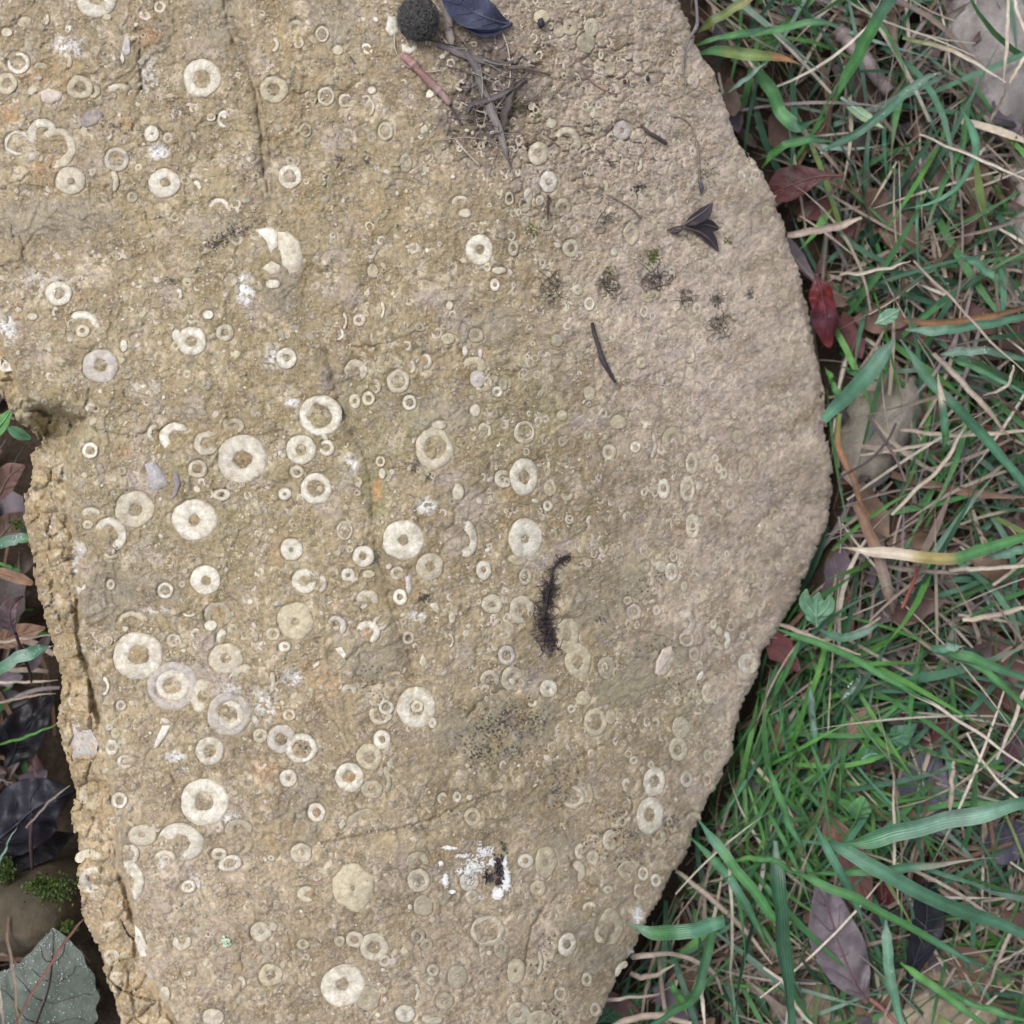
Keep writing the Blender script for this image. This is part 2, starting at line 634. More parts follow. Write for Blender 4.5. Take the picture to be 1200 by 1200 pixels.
A(347, 32, 9, 8, 0, 190, 'm'); R(378, 40, 7.5, 9, .75, 'c'); Dd(396, 59, 6, 5.5, 'c'); A(320, 52, 7, 9, -100, 90, 'c'); A(350, 50, 6, 7, -180, 90, 'c')
R(321, 105, 16, 15, .5, 'y'); R(382, 113, 9.5, 11, .75, 'c'); A(405, 118, 8, 8, 20, 300, 'c', .65); A(433, 126, 6, 10, -100, 100, 'c', .7)
R(358, 153, 7, 8, .75, 'm'); R(452, 154, 8.5, 10.5, .72, 'c'); R(340, 207, 13, 13.5, .58); R(476, 191, 7, 10, .45, 'm')
R(562, 293, 15.5, 17, .36); A(540, 237, 10, 7, 20, 220, 'c'); Dd(545, 250, 7, 5, 'c'); R(597, 233, 5, 8, .6, 'c'); Dd(436, 106, 5, 4, 'w')
Dd(668, 32, 8, 9, 'm', .4); R(693, 32, 8, 10, .4, 'c'); Dd(687, 50, 10, 11, 'm'); Dd(635, 20, 9, 8, 'y'); Dd(655, 36, 6, 8, 'm'); Dd(715, 80, 6, 8, 'm')
A(664, 167, 17, 17, -35, 150, 'c', .55); Dd(646, 145, 6, 5, 'c'); R(631, 180, 11.5, 13, .4, 'c'); R(643, 213, 10, 12, .35); R(729, 153, 10, 11, .3, 'g')
A(716, 161, 5, 5, 40, 220, 'w'); A(748, 192, 5, 9, -110, 60, 'w', .4); A(660, 243, 9, 10, -40, 200, 'y', .5); R(633, 235, 5, 6, .5, 'c')
R(615, 240, 7, 8, .6, 'm'); R(669, 291, 9.5, 10, .5, 'c'); R(740, 274, 8.5, 12.5, .45, 'y'); R(641, 263, 6.5, 7, .5, 'm'); R(602, 291, 6, 9, .5, 'c')
Dd(720, 295, 4, 5, 'c'); A(868, 207, 6, 7, -30, 130, 'w'); Dd(619, 229, 5, 8, 'c')
R(69, 344, 15, 13.5, .5); A(96, 388, 22, 22, 0, 135, 'w', .62); R(97, 388, 8, 7, .4, 'c'); R(118, 429, 20, 19, .42, 'g'); R(225, 400, 16.5, 16.5, .4)
Dd(207, 393, 5, 7, 'w'); R(264, 390, 10, 9.5, .5, 'c'); Dd(244, 369, 6, 5, 'w'); A(208, 345, 6, 7, -70, 100, 'w', .3); R(106, 528, 9, 9, .6)
A(206, 513, 18, 17, 30, 235, 'w', .5); A(181, 508, 8, 10, 70, 270, 'c', .6); A(242, 520, 14, 13.5, 50, 340, 'c', .5); R(284, 538, 28, 27, .42)
R(232, 550, 11, 10, .6, 'c'); R(260, 580, 10, 6.5, .5, 'c'); A(275, 500, 10, 9, -60, 140, 'm', .6); R(158, 597, 22, 20.5, .35, 'c'); R(228, 609, 25, 23, .28)
Dd(145, 405, 4, 7, 'w'); A(66, 366, 5, 6, 60, 250, 'w', .3); Dd(38, 371, 6, 4, 'c')
Dd(320, 333, 8, 5, 'w'); Dd(437, 318, 6, 8, 'y'); Dd(527, 358, 4, 5, 'c'); R(580, 334, 5.5, 7, .4); Dd(585, 317, 8, 4, 'c'); A(402, 376, 5, 10, -90, 90, 'c', .5)
A(396, 391, 7, 8, -100, 60, 'w', .65); R(421, 375, 7, 7, .5, 'p'); A(446, 363, 5, 10, -90, 90, 'c', .5); R(336, 420, 11.5, 12, .4); A(417, 435, 13, 13, -60, 205, 'c', .45)
R(467, 447, 13, 13, .65, 'c'); A(498, 424, 8, 9, -110, 110, 'w', .6); A(481, 430, 6, 8, -90, 90, 'c'); R(480, 472, 8, 8.5, .6); R(432, 467, 7, 8, .55, 'c')
R(416, 470, 6.5, 8, .4, 'c'); A(556, 429, 13, 10, -60, 190, 'y', .3); Dd(560, 444, 9, 10, 'g'); R(583, 459, 6, 6, .4); R(590, 450, 5, 7, .5, 'm'); Dd(557, 481, 6, 7, 'c')
R(376, 487, 24, 23, .62); R(353, 527, 16.5, 16.5, .4); A(383, 525, 9, 9, -180, 150, 'w', .5); R(371, 573, 17.5, 17.5, .6); R(348, 553, 8, 7, .5, 'c')
Dd(334, 579, 7.5, 7, 'w', .3); R(509, 526, 21.5, 23, .62, 'c'); Dd(515, 498, 8, 5, 'c'); R(446, 541, 5.5, 6, .6, 'c'); Dd(448, 555, 4, 6, 'c')
A(590, 561, 10, 10, 50, 310, 'c', .45); Dd(537, 577, 6.5, 9, 'c'); A(568, 505, 8, 9, -60, 170, 'c', .5); R(558, 393, 8, 8, .5, 'm'); Dd(525, 397, 8, 6, 'y')
Dd(545, 411, 3, 6, 'w'); Dd(563, 414, 2.5, 5, 'w'); A(440, 453, 6, 9, -60, 120, 'y', .5)
Dd(653, 399, 6.5, 7, 'm'); R(691, 356, 6, 8, .6); Dd(677, 340, 6, 6, 'c', .2); R(752, 425, 5.5, 7, .3, 'y'); A(808, 416, 7, 9, -120, 120, 'c', .5); Dd(691, 461, 6.5, 8, 'y')
Dd(659, 487, 6, 6, 'y'); R(615, 507, 12, 13, .7, 'c'); R(614, 559, 16, 21, .4); R(714, 530, 8, 9, .5, 'c'); R(745, 524, 6, 6.5, .5); A(764, 522, 6, 14, -110, 90, 'p', .5)
A(789, 517, 12, 15, -10, 200, 'y', .5); R(811, 543, 7, 12, .55, 'c'); R(778, 573, 7, 11.5, .4); R(806, 573, 8.5, 15, .6, 'c'); R(642, 593, 5.5, 6, .4)
R(874, 548, 8, 12, .6, 'm'); R(866, 512, 8, 8, .5, 'm'); A(833, 432, 7, 6, 0, 180, 'c'); A(837, 453, 6, 7, 40, 260, 'c'); Dd(725, 495, 9, 8, 'y'); R(755, 577, 4, 5, .4, 'c')
Dd(762, 347, 11, 6, 'y', 0, 15); R(645, 572, 7, 9, .5, 'y'); A(665, 577, 8, 10, 180, 360, 'y')
A(129, 627, 19, 20, -75, 165, 'w', .55); A(107, 603, 11, 8, 0, 190, 'c', .3); R(103, 615, 6, 5, .4, 'c'); A(130, 648, 9, 7, 190, 350, 'y'); R(241, 680, 17, 16, .35)
R(194, 692, 9, 9, .65); R(130, 685, 5, 6, .4, 'c'); A(255, 721, 15, 14, -60, 220, 'm', .65); Dd(247, 733, 7, 6, 'w'); A(156, 731, 18, 14, 10, 175, 'y', .62)
R(162, 769, 28, 27, .46); R(203, 804, 29, 26.5, .70, 'g'); R(203, 803, 20, 18, .55, 'w'); A(204, 751, 8, 8, 0, 290, 'c', .6); R(265, 772, 19, 17, .35, 'c')
A(261, 748, 7, 10, 40, 220, 'w', .3); A(238, 816, 16, 19, 50, 290, 'c', .4); R(269, 837, 25, 24, .68, 'g'); A(269, 838, 17, 16, -190, 120, 'w', .6); A(287, 794, 17, 14, 60, 185, 'c', .5)
A(222, 718, 8, 5, 185, 355, 'w', .6); A(121, 804, 7, 11, -95, 95, 'w', .6); R(142, 827, 6, 6, .5, 'g'); Dd(128, 852, 5, 4, 'g', .3); R(131, 876, 7.5, 9, .5); A(147, 893, 9, 8, 30, 330, 'c', .6)
R(246, 880, 16, 16, .5)
R(342, 644, 12.5, 12.5, .2); R(404, 622, 9, 11, .8, 'c'); R(426, 652, 12, 12, .4); R(408, 674, 8, 7.5, .35); Dd(432, 673, 7, 4.5, 'y'); A(357, 681, 14.5, 14, -330, 10, 'w', .42)
A(375, 684, 8, 10, -100, 90, 'g', .5); R(473, 633, 23, 22.5, .28); A(545, 632, 14, 21, -115, 105, 'w', .5); A(466, 672, 8, 7.5, 20, 290, 'c', .55); R(504, 664, 15, 15, .4, 'c')
R(469, 700, 8, 9, .45); R(567, 668, 8.5, 11, .35); R(577, 708, 12, 10.5, .33, 'c'); A(431, 704, 13, 12, -20, 190, 'c', .4); Dd(346, 728, 20, 21, 'y', .22)
R(320, 743, 8, 7.5, .6, 'c'); R(334, 758, 7, 6, .4); A(394, 734, 12, 12, -60, 140, 'g', .55); A(431, 741, 14, 13, -80, 170, 'w', .5); A(446, 730, 9, 8, 100, 350, 'g', .6)
A(526, 751, 6, 9, -100, 90, 'c', .7); R(594, 768, 9.5, 11, .6, 'g'); A(574, 797, 11, 11, -40, 210, 'c', .5); A(601, 796, 13, 14, 30, 300, 'c', .5); R(488, 829, 22, 23, .42); R(489, 828, 7, 7, .45, 'c')
A(442, 820, 10, 8, 185, 380, 'c', .7); R(453, 829, 8.5, 8.5, .62); A(446, 838, 13, 11, 130, 380, 'c', .6); R(448, 867, 10, 11, .42); R(339, 838, 7, 6.5, .6, 'c')
R(330, 866, 16, 16, .5, 'g'); R(353, 877, 18, 16.5, .68); R(433, 887, 14, 15, .5, 'y'); Dd(507, 847, 5, 6, 'w', .2); A(409, 810, 9, 8, -40, 200, 'c', .4); Dd(530, 724, 4, 7, 'c')
A(315, 800, 8, 14, -80, 80, 'c', .4); R(305, 862, 8, 8, .5, 'c')
R(616, 631, 19, 22.5, .22); A(607, 650, 13, 12, 190, 330, 'y', .3); R(616, 676, 7, 9.5, .6, 'c'); A(612, 715, 14, 16, -20, 300, 'c', .5); R(654, 676, 7, 10, .4, 'm')
R(665, 745, 13, 20, .4, 'y'); R(678, 775, 14.5, 20, .42, 'y'); R(711, 782, 9.5, 12.5, .5, 'm'); R(643, 807, 9.5, 10, .25); A(624, 823, 6, 6, 180, 400, 'c', .3)
A(707, 641, 6, 8, 170, 390, 'y', .4); R(790, 652, 4.5, 7, .7, 'c'); Dd(775, 664, 6, 6.5, 'c'); R(787, 670, 7.5, 10, .5); R(812, 617, 8, 14, .5, 'c'); Dd(802, 687, 4, 6, 'c')
A(803, 730, 12, 15, -110, 140, 'p', .5); R(805, 749, 8.5, 9, .65, 'p'); R(814, 767, 6, 8, .6, 'p'); R(743, 717, 8, 9, .65, 'p'); R(736, 704, 5, 5, .5, 'p'); Dd(770, 715, 5, 6, 'p', .3)
A(849, 750, 7, 11, -95, 90, 'w', .3); Dd(843, 740, 4, 5, 'c'); R(877, 778, 11, 11.5, .4); A(831, 812, 8, 13, 80, 310, 'c', .5); R(698, 846, 13, 16, .68, 'y')
Dd(684, 818, 8, 8, 'y'); R(670, 831, 5, 5, .4, 'c'); R(798, 853, 10, 12, .2, 'c'); R(795, 878, 10.5, 13, .5, 'c'); Dd(716, 840, 6, 8, 'y'); R(743, 891, 5, 5, .4, 'c')
R(881, 676, 5, 7, .5, 'm'); R(870, 683, 5, 6, .5, 'm'); Dd(779, 776, 9, 16, 'p', 0, -25); R(757, 664, 5, 6, .5, 'm'); R(830, 886, 5, 8, .5, 'c'); A(845, 842, 6, 9, -60, 120, 'm')
R(240, 940, 27, 26.5, .43); A(211, 988, 27, 22, -95, 172, 'w', .42); A(194, 1006, 12, 9, -20, 190, 'c', .5); R(167, 979, 16, 12, .25, 'c'); R(140, 938, 9, 9, .6)
A(153, 1001, 10, 11, -80, 110, 'w', .5); R(270, 1012, 13.5, 9, .55, 'w', 15); R(257, 1001, 9, 7, .4, 'c'); R(221, 1039, 8.5, 7, .5, 'w', 15); A(148, 1034, 20, 25, -70, 110, 'w', .45)
A(104, 1008, 16, 12, 10, 200, 'c', .3); A(110, 1031, 16, 15, 50, 310, 'w', .45); A(213, 1102, 11, 11, 150, 390, 'c', .4); R(131, 1122, 9, 9, .5, 'c')
A(281, 1152, 7, 8, -70, 110, 'c', .4); Dd(193, 1165, 6, 9, 'c'); Dd(250, 1192, 12, 10, 'c'); A(280, 973, 15, 12, -20, 220, 'm', .6); Dd(98, 933, 5, 9, 'c')
R(338, 912, 9.5, 10, .3); R(410, 911, 16, 16, .48); R(436, 925, 12, 10, .5, 'm'); A(450, 915, 8, 16, -70, 100, 'm', .5); R(371, 952, 10, 10.5, .55); R(353, 1000, 12, 11, .4, 'c')
Dd(415, 1040, 24, 26, 'y', .1); R(491, 1032, 13, 13, .58, 'c'); A(490, 1011, 13, 12, -20, 200, 'y', .4); Dd(496, 1062, 11, 12, 'm'); A(361, 1048, 12, 9, 60, 300, 'c', .4)
R(550, 1033, 11, 11, .55); R(554, 1051, 8, 8, .3, 'c'); R(572, 1091, 19, 17.5, .76, 'c'); R(439, 1110, 16, 16, .5, 'c'); R(416, 1101, 10, 9, .5, 'c'); R(398, 1103, 6, 6, .4, 'm')
R(306, 1092, 12, 11, .25, 'c'); Dd(320, 1086, 5, 5, 'c'); R(317, 1143, 13, 13, .45, 'y'); R(402, 1155, 25, 23, .33, 'w', 35); R(451, 1126, 7, 7, .5, 'c'); Dd(432, 1170, 13, 14, 'm', .2)
Dd(536, 1145, 11, 13, 'm', .2); R(508, 1137, 7, 7, .5, 'c'); Dd(475, 1188, 11, 10, 'w', .15); R(521, 1173, 10, 10, .4, 'y'); A(487, 1163, 5, 10, -100, 100, 'c', .3)
A(508, 1190, 14, 10, 180, 340, 'c', .3); R(554, 957, 9, 10, .6, 'y'); R(536, 934, 5, 6, .4, 'c'); A(519, 936, 6, 7, 20, 250, 'c'); R(490, 1097, 8, 9, .5, 'm'); R(500, 1107, 7, 7, .5, 'm')
R(588, 1112, 8, 10, .5, 'm'); A(430, 966, 22, 16, 60, 190, 'm', .7); R(355, 1107, 7, 6, .5, 'm'); R(315, 1112, 8, 7, .5, 'm')
R(767, 916, 12.5, 16, .45, 'w', -8); R(762, 956, 15, 21, .42, 'w', -8); A(772, 981, 9, 9, 180, 430, 'y', .4); R(805, 913, 7, 9.5, .5); R(829, 914, 4.5, 8, .6, 'c')
A(672, 934, 13, 13, -150, 100, 'c', .68); A(688, 932, 7, 14, -70, 90, 'm', .6); A(716, 985, 9, 12, 40, 330, 'c', .5); R(640, 1010, 12, 17, .3, 'y'); R(616, 1009, 9, 8, .4); R(631, 1041, 9, 8.5, .4, 'y')
A(681, 998, 7, 9, 60, 300, 'c', .4); R(695, 1005, 7, 8, .5, 'c'); A(677, 1022, 9, 12, -90, 140, 'c', .2); A(735, 1020, 10, 11, 20, 290, 'y', .5); R(754, 1024, 6, 8, .6); R(769, 1032, 6, 7.5, .5)
A(749, 1044, 6, 8, 60, 290, 'c', .6); A(715, 1087, 15, 20, -110, 170, 'y', .35); A(692, 1066, 9, 9, 20, 190, 'c', .5); A(705, 1095, 8, 10, 90, 290, 'c', .4); R(665, 1107, 10, 13.5, .45, 'w', -15)
R(688, 1148, 6, 8, .5, 'c'); R(657, 1165, 7, 8, .6, 'c'); Dd(605, 1138, 10, 14, 'y', .2); A(629, 1128, 7, 15, -90, 80, 'c', .5); R(608, 1188, 13, 13, .4, 'c'); Dd(632, 1197, 14, 12, 'y', .2)
A(813, 962, 9, 10, 0, 180, 'y', .5); A(729, 1137, 7, 11, 60, 260, 'w', .2, -30); R(698, 1183, 6, 8, .5, 'c'); R(713, 1043, 6, 5, .3, 'c')
# angular chips and shell slivers: outlines in pixels
CHIPS = [([(326, 272), (338, 273), (350, 284), (355, 300), (352, 316), (340, 320), (331, 310), (327, 292)], 'c'), ([(302, 270), (318, 267), (325, 273), (325, 288), (317, 296), (312, 282)], 'w'), ([(308, 314), (318, 306), (328, 311), (330, 319), (318, 322)], 'c'),
         ([(170, 545), (180, 541), (190, 553), (198, 568), (190, 571), (178, 575), (174, 560)], 'l'),
         ([(203, 553), (209, 555), (212, 566), (207, 580), (200, 586), (205, 570)], 'd'),
         ([(93, 143), (103, 131), (115, 128), (122, 136), (112, 146), (100, 150)], 'd'),
         ([(190, 851), (200, 850), (195, 862), (184, 876), (180, 876), (185, 862)], 'w'),
         ([(158, 1085), (165, 1092), (172, 1108), (172, 1120), (164, 1120), (159, 1104)], 'w'),
         ([(85, 850), (92, 848), (106, 855), (114, 870), (112, 882), (98, 885), (86, 890), (84, 872)], 'g'),
         ([(90, 634), (98, 635), (103, 645), (97, 653), (90, 648)], 'g'), ([(90, 688), (100, 684), (102, 690), (92, 698)], 'w'),
         ([(48, 108), (56, 104), (72, 108), (72, 116), (60, 122), (50, 118)], 'p'),
         ([(455, 18), (463, 20), (468, 38), (458, 42), (452, 34)], 'w'), ([(471, 52), (484, 56), (487, 48), (489, 58), (480, 64), (472, 60)], 'w'),
         ([(770, 775), (776, 762), (786, 757), (789, 768), (780, 780), (772, 790), (768, 788)], 'p'),
         ([(818, 791), (823, 786), (825, 790), (821, 797), (816, 797)], 'w'), ([(1, 418), (10, 425), (14, 434), (4, 436), (-3, 430)], 'w'),
         ([(143, 58), (147, 40), (152, 46), (153, 62), (147, 66)], 'g'), ([(393, 760), (400, 758), (407, 768), (403, 772), (397, 766)], 'w'),
         ([(141, 68), (143, 60), (146, 70), (144, 76)], 'w'), ([(504, 708), (512, 706), (516, 716), (513, 719), (506, 714)], 'c'),
         ([(475, 676), (481, 674), (483, 690), (479, 697), (476, 690)], 'g'), ([(397, 966), (403, 959), (405, 966), (400, 973)], 'c'),
         ([(495, 766), (501, 776), (496, 784), (492, 776)], 'c'), ([(366, 780), (374, 774), (375, 778), (368, 784)], 'c')]

# grooves, cracks: (points, depth mm, half width px, dirt)
CRACKS = [([(262, 0), (268, 30), (278, 60), (292, 85), (300, 112), (305, 150), (308, 190), (314, 226)], .55, 1.7, .45),
          ([(272, 20), (284, 52), (297, 85), (305, 110), (314, 150), (318, 205), (320, 226)], .45, 1.6, .4),
          ([(267, 5), (276, 40), (287, 72), (300, 105), (309, 150), (313, 200), (317, 232)], .8, 8.0, .1), ([(383, 415), (395, 455), (415, 512), (433, 560), (440, 640), (460, 715), (484, 790)], .9, 9.0, .12),
          ([(383, 415), (392, 450), (400, 480), (415, 510), (430, 540), (437, 590), (440, 640), (452, 680), (462, 725), (480, 770), (487, 795)], .42, 2.0, .38),
          ([(446, 640), (458, 690), (472, 745)], .3, 1.6, .4),
          ([(405, 775), (418, 762), (430, 754), (445, 746)], .5, 1.4, .6), ([(370, 990), (400, 984), (440, 975), (480, 968), (520, 953), (560, 935), (590, 925)], .5, 1.5, .7),
          ([(548, 840), (556, 828), (565, 822), (577, 812), (595, 807), (606, 799)], .6, 1.5, .7), ([(652, 1050), (642, 1060), (632, 1070), (624, 1088), (619, 1105), (616, 1130)], .6, 1.5, .8),
          ([(732, 917), (733, 932), (742, 940), (735, 960)], .5, 1.4, .6), ([(405, 383), (408, 398), (413, 405), (430, 407), (455, 402), (475, 394), (495, 386)], .4, 1.3, .6),
          ([(750, 740), (772, 744), (785, 750), (776, 757), (760, 766)], .4, 1.3, .6), ([(667, 893), (690, 882), (704, 874)], .4, 1.3, .5), ([(880, 700), (883, 690)], .4, 1.2, .7),
          ([(166, 35), (164, 70), (166, 105)], .5, 1.6, .6), ([(652, 956), (662, 975), (668, 988)], .3, 1.2, .5), ([(684, 1030), (692, 1036), (702, 1040)], .4, 1.3, .6),
          ([(822, 723), (828, 722), (836, 721)], .4, 1.2, .6), ([(575, 880), (585, 900), (600, 916)], .4, 1.3, .5), ([(170, 250), (178, 275), (182, 300)], .3, 1.5, .4),
          ([(372, 925), (375, 950), (372, 985), (392, 992)], .3, 1.4, .5), ([(640, 395), (655, 402), (676, 398)], .2, 1.2, .3), ([(460, 30), (466, 55), (480, 75)], .2, 1.2, .3),
          ([(100, 488), (103, 465), (105, 455)], .6, 1.6, .6), ([(212, 500), (180, 505), (150, 512), (108, 502)], .5, 2.0, .4), ([(640, 612), (650, 622), (660, 630)], .3, 1.2, .5),
          ([(665, 655), (690, 654), (715, 652), (728, 660)], .3, 1.2, .5), ([(712, 714), (718, 728), (730, 740)], .3, 1.2, .5), ([(545, 960), (570, 935), (580, 928)], .3, 1.2, .5)]
PLATES = [(600, 850, 60, 38, 20), (60, 255, 75, 28, 0), (527, 852, 28, 30, 0), (500, 480, 60, 28, -15), (690, 735, 38, 45, 0), (715, 690, 55, 28, 0), (350, 950, 32, 52, 0),
          (690, 1100, 40, 60, 20), (255, 262, 40, 18, 0), (660, 1010, 30, 50, 0), (780, 760, 40, 26, 20), (330, 340, 22, 40, 0), (580, 385, 30, 26, 0), (520, 1000, 30, 20, 0),
          (740, 800, 50, 30, 10), (170, 690, 40, 22, 0), (440, 770, 40, 30, 0), (255, 20, 34, 40, 0), (130, 700, 40, 45, 0), (390, 20, 30, 40, 0)]
SPECKS = [(262, 278, 34, 9, 20, 90), (248, 290, 20, 6, 20, 30), (592, 846, 42, 17, 25, 170), (560, 880, 22, 20, 0, 70), (215, 130, 14, 10, 0, 34), (135, 148, 26, 8, 0, 34), (197, 118, 14, 5, 0, 14),
          (768, 678, 18, 7, 10, 34), (752, 695, 16, 9, 0, 20), (704, 725, 8, 9, 0, 22), (782, 965, 14, 22, 0, 90), (735, 975, 14, 20, 0, 80), (397, 187, 5, 6, 0, 14), (430, 187, 5, 10, 0, 16),
          (203, 330, 16, 4, 0, 24), (498, 700, 9, 5, 30, 40), (620, 850, 20, 16, 0, 70), (660, 905, 20, 14, 0, 50), (486, 545, 8, 10, 0, 24), (505, 560, 6, 6, 0, 18), (365, 875, 14, 16, 0, 30),
          (640, 1120, 26, 30, 0, 70), (780, 758, 12, 5, 30, 30), (190, 155, 10, 8, 0, 14), (745, 770, 30, 12, 30, 30), (655, 930, 18, 16, 0, 60), (735, 1010, 24, 14, 0, 50), (650, 1190, 14, 20, 0, 50),
          (435, 800, 20, 22, 0, 26), (600, 880, 30, 10, 0, 40), (720, 960, 20, 30, 0, 70), (690, 990, 26, 20, 0, 50), (715, 335, 10, 12, 0, 40), (765, 328, 16, 12, 0, 50), (803, 350, 6, 10, 0, 26),
          (845, 380, 10, 10, 0, 40), (840, 350, 6, 12, 0, 40), (645, 335, 14, 14, 0, 24), (748, 224, 8, 9, 0, 60), (717, 192, 6, 6, 0, 40), (880, 345, 5, 8, 0, 40), (800, 800, 30, 26, 0, 40)]
RUST = [(443, 575, 6, 20, .9), (175, 42, 14, 12, .5), (148, 145, 12, 9, .5), (20, 365, 10, 12, .6), (148, 530, 14, 10, .5), (313, 905, 16, 18, .5), (40, 200, 8, 8, .6), (62, 195, 20, 16, .3),
        (385, 805, 22, 20, .35), (410, 913, 8, 8, .6), (371, 953, 6, 6, .7), (285, 538, 9, 9, .3), (10, 132, 14, 16, .5), (430, 742, 7, 8, .7), (368, 90, 14, 10, .3), (480, 75, 8, 8, .2),
        (165, 20, 20, 10, .3), (228, 607, 6, 6, .4), (162, 768, 11, 10, .3), (30, 90, 16, 12, .4), (305, 1180, 20, 12, .2), (325, 640, 12, 20, .4), (385, 975, 12, 8, .3), (95, 350, 20, 10, .2)]
CALCITE = [(80, 52, 22, 16, .5), (92, 62, 8, 8, .8), (186, 178, 14, 11, .8), (288, 340, 13, 24, .6), (285, 335, 7, 14, .9), (343, 795, 16, 14, .5), (348, 798, 6, 7, .9), (490, 722, 10, 6, .7), (410, 545, 12, 16, .5),
           (343, 472, 11, 6, .9), (500, 593, 14, 12, .6), (205, 887, 14, 8, .7), (270, 810, 16, 12, .4), (312, 825, 18, 26, .35), (272, 960, 18, 12, .35), (10, 385, 14, 24, .5), (175, 90, 14, 26, .4),
           (190, 1012, 8, 8, .5), (230, 1035, 14, 14, .3), (88, 655, 5, 25, .7), (180, 715, 24, 5, .4), (748, 1072, 8, 14, .8), (320, 420, 14, 20, .4), (95, 645, 6, 10, .7), (300, 830, 30, 30, .2), (55, 330, 40, 20, .25),
           (170, 455, 20, 12, .3), (945, 350, 5, 6, .8), (740, 1118, 6, 10, .8)]

CSET = {'w': (.585, .545, .475), 'c': (.475, .425, .34), 'y': (.415, .362, .258), 'm': (.318, .28, .212), 'g': (.42, .38, .365), 'p': (.46, .39, .345), 'l': (.31, .30, .33), 'd': (.21, .18, .19)}

# ------------------------------------------------------------------ the slab: one height sheet with vertical broken sides
xs = np.concatenate([np.arange(-262, -12, 6.0), np.arange(-12, 992, 1.18), np.arange(992, 1004, 3.0)]).astype(np.float32)
ys = np.concatenate([np.arange(-352, -12, 6.0), np.arange(-12, 1212, 1.18), np.arange(1212, 1414, 6.0)]).astype(np.float32)
NX, NY = len(xs), len(ys)
X, Y = np.meshgrid(xs, ys)                       # shape NY, NX
wob = 3.2 * fbm(X, Y, 26, 3, 60) + 2.6 * fbm(X, Y, 7, 2, 61)
_, _, cidE = worley(X + 5 * gnoise(X / 12, Y / 12, 62), Y + 5 * gnoise(X / 12, Y / 12, 63), 30, 12)
d_out = sdf(OUTLINE, X, Y) + wob + 4.5 * (cidE - .45)
lz, s_in = ledge_h(X, Y)
HS = base_h(X, Y) + lz                           # smooth shape the fossils sit on
tq = fbm(X, Y, 120, 4, 180) * 5.5                    # thin flaking layers: little steps
terr = np.floor(tq) + sstep(.82, 1.0, tq - np.floor(tq))
tq2 = fbm(X, Y, 55, 3, 186) * 4
terr2 = np.floor(tq2) + sstep(.8, 1.0, tq2 - np.floor(tq2))
HS = HS + (.40 * terr + .20 * terr2) * (1 - sstep(-6, 6, s_in)) * MM
ledge = sstep(-2, 8, s_in)

def window(x0, x1, y0, y1):
    i0, i1 = np.searchsorted(xs, [x0, x1])
    j0, j1 = np.searchsorted(ys, [y0, y1])
    return slice(max(j0, 0), min(j1, NY)), slice(max(i0, 0), min(i1, NX))


plate = np.zeros_like(X)
for (cx, cy, rx, ry, rot) in PLATES:
    m = (np.abs(X - cx) < 2 * max(rx, ry)) & (np.abs(Y - cy) < 2 * max(rx, ry))
    c, s_ = math.cos(math.radians(rot)), math.sin(math.radians(rot))
    u, v = (X[m] - cx) * c - (Y[m] - cy) * s_, (X[m] - cx) * s_ + (Y[m] - cy) * c
    q = np.hypot(u / rx, v / ry) + 0.45 * fbm(X[m], Y[m], 24, 3, 70)
    plate[m] = np.maximum(plate[m], 1 - sstep(.75, 1.05, q))
plate = plate * (1 - ledge)

f1a, f2a, ida = worley(X + 3 * gnoise(X / 9, Y / 9, 80), Y + 3 * gnoise(X / 9, Y / 9, 81), 8.5, 1)
f1b, f2b, idb = worley(X + 4 * gnoise(X / 14, Y / 14, 82), Y + 4 * gnoise(X / 14, Y / 14, 83), 17.0, 2)
f1c, f2c, idc = worley(X, Y, 4.6, 3)
nod = sstep(-.15, .35, fbm(X, Y, 60, 3, 84))
nodR = np.exp(-(((X - 680) / 150) ** 2 + ((Y - 130) / 150) ** 2))      # lumpy, nodular ground by the litter at the top
rough_amt = (1 - .8 * plate)
edgeA = sstep(0.02, .28, f2a - f1a)
edgeB = sstep(0.02, .22, f2b - f1b)
rel = .30 * (edgeA - .7) * (.35 + .65 * nod) * (ida > .25) + .20 * (sstep(0, .4, f2c - f1c) - .6) * (idc > .3)
rel = rel + (edgeB - .8) * (.22 * (idb > .45) * nod + 1.1 * nodR * sstep(-.45, .3, fbm(X, Y, 50, 3, 86)) * (.3 + idb)) + .30 * (ida - .5) * (ida > .6)
rel = rel * rough_amt + .55 * fbm(X, Y, 30, 4, 90, .6) * (1 - .5 * plate) + .42 * fbm(X, Y, 7, 3, 93, .6) * rough_amt
pits = sstep(.38, .6, fbm(X, Y, 12, 3, 96))
rel = rel - .6 * pits * rough_amt + .35 * plate
fine_r = sstep(800, 930, X)
lines = (1 - sstep(.0, .055, np.abs(fbm(X, Y, 17, 2, 150)))) * sstep(-.05, .3, fbm(X, Y, 40, 2, 152))
lines = np.maximum(lines, (1 - sstep(.0, .05, np.abs(fbm(X, Y, 9, 2, 154)))) * sstep(.0, .3, fbm(X, Y, 55, 2, 156)) * .8) * (1 - ledge)
rel = rel - .22 * lines
rel = rel * (1 - .35 * fine_r) * (.62 + .5 * np.clip(nodR * 1.3, 0, 1))
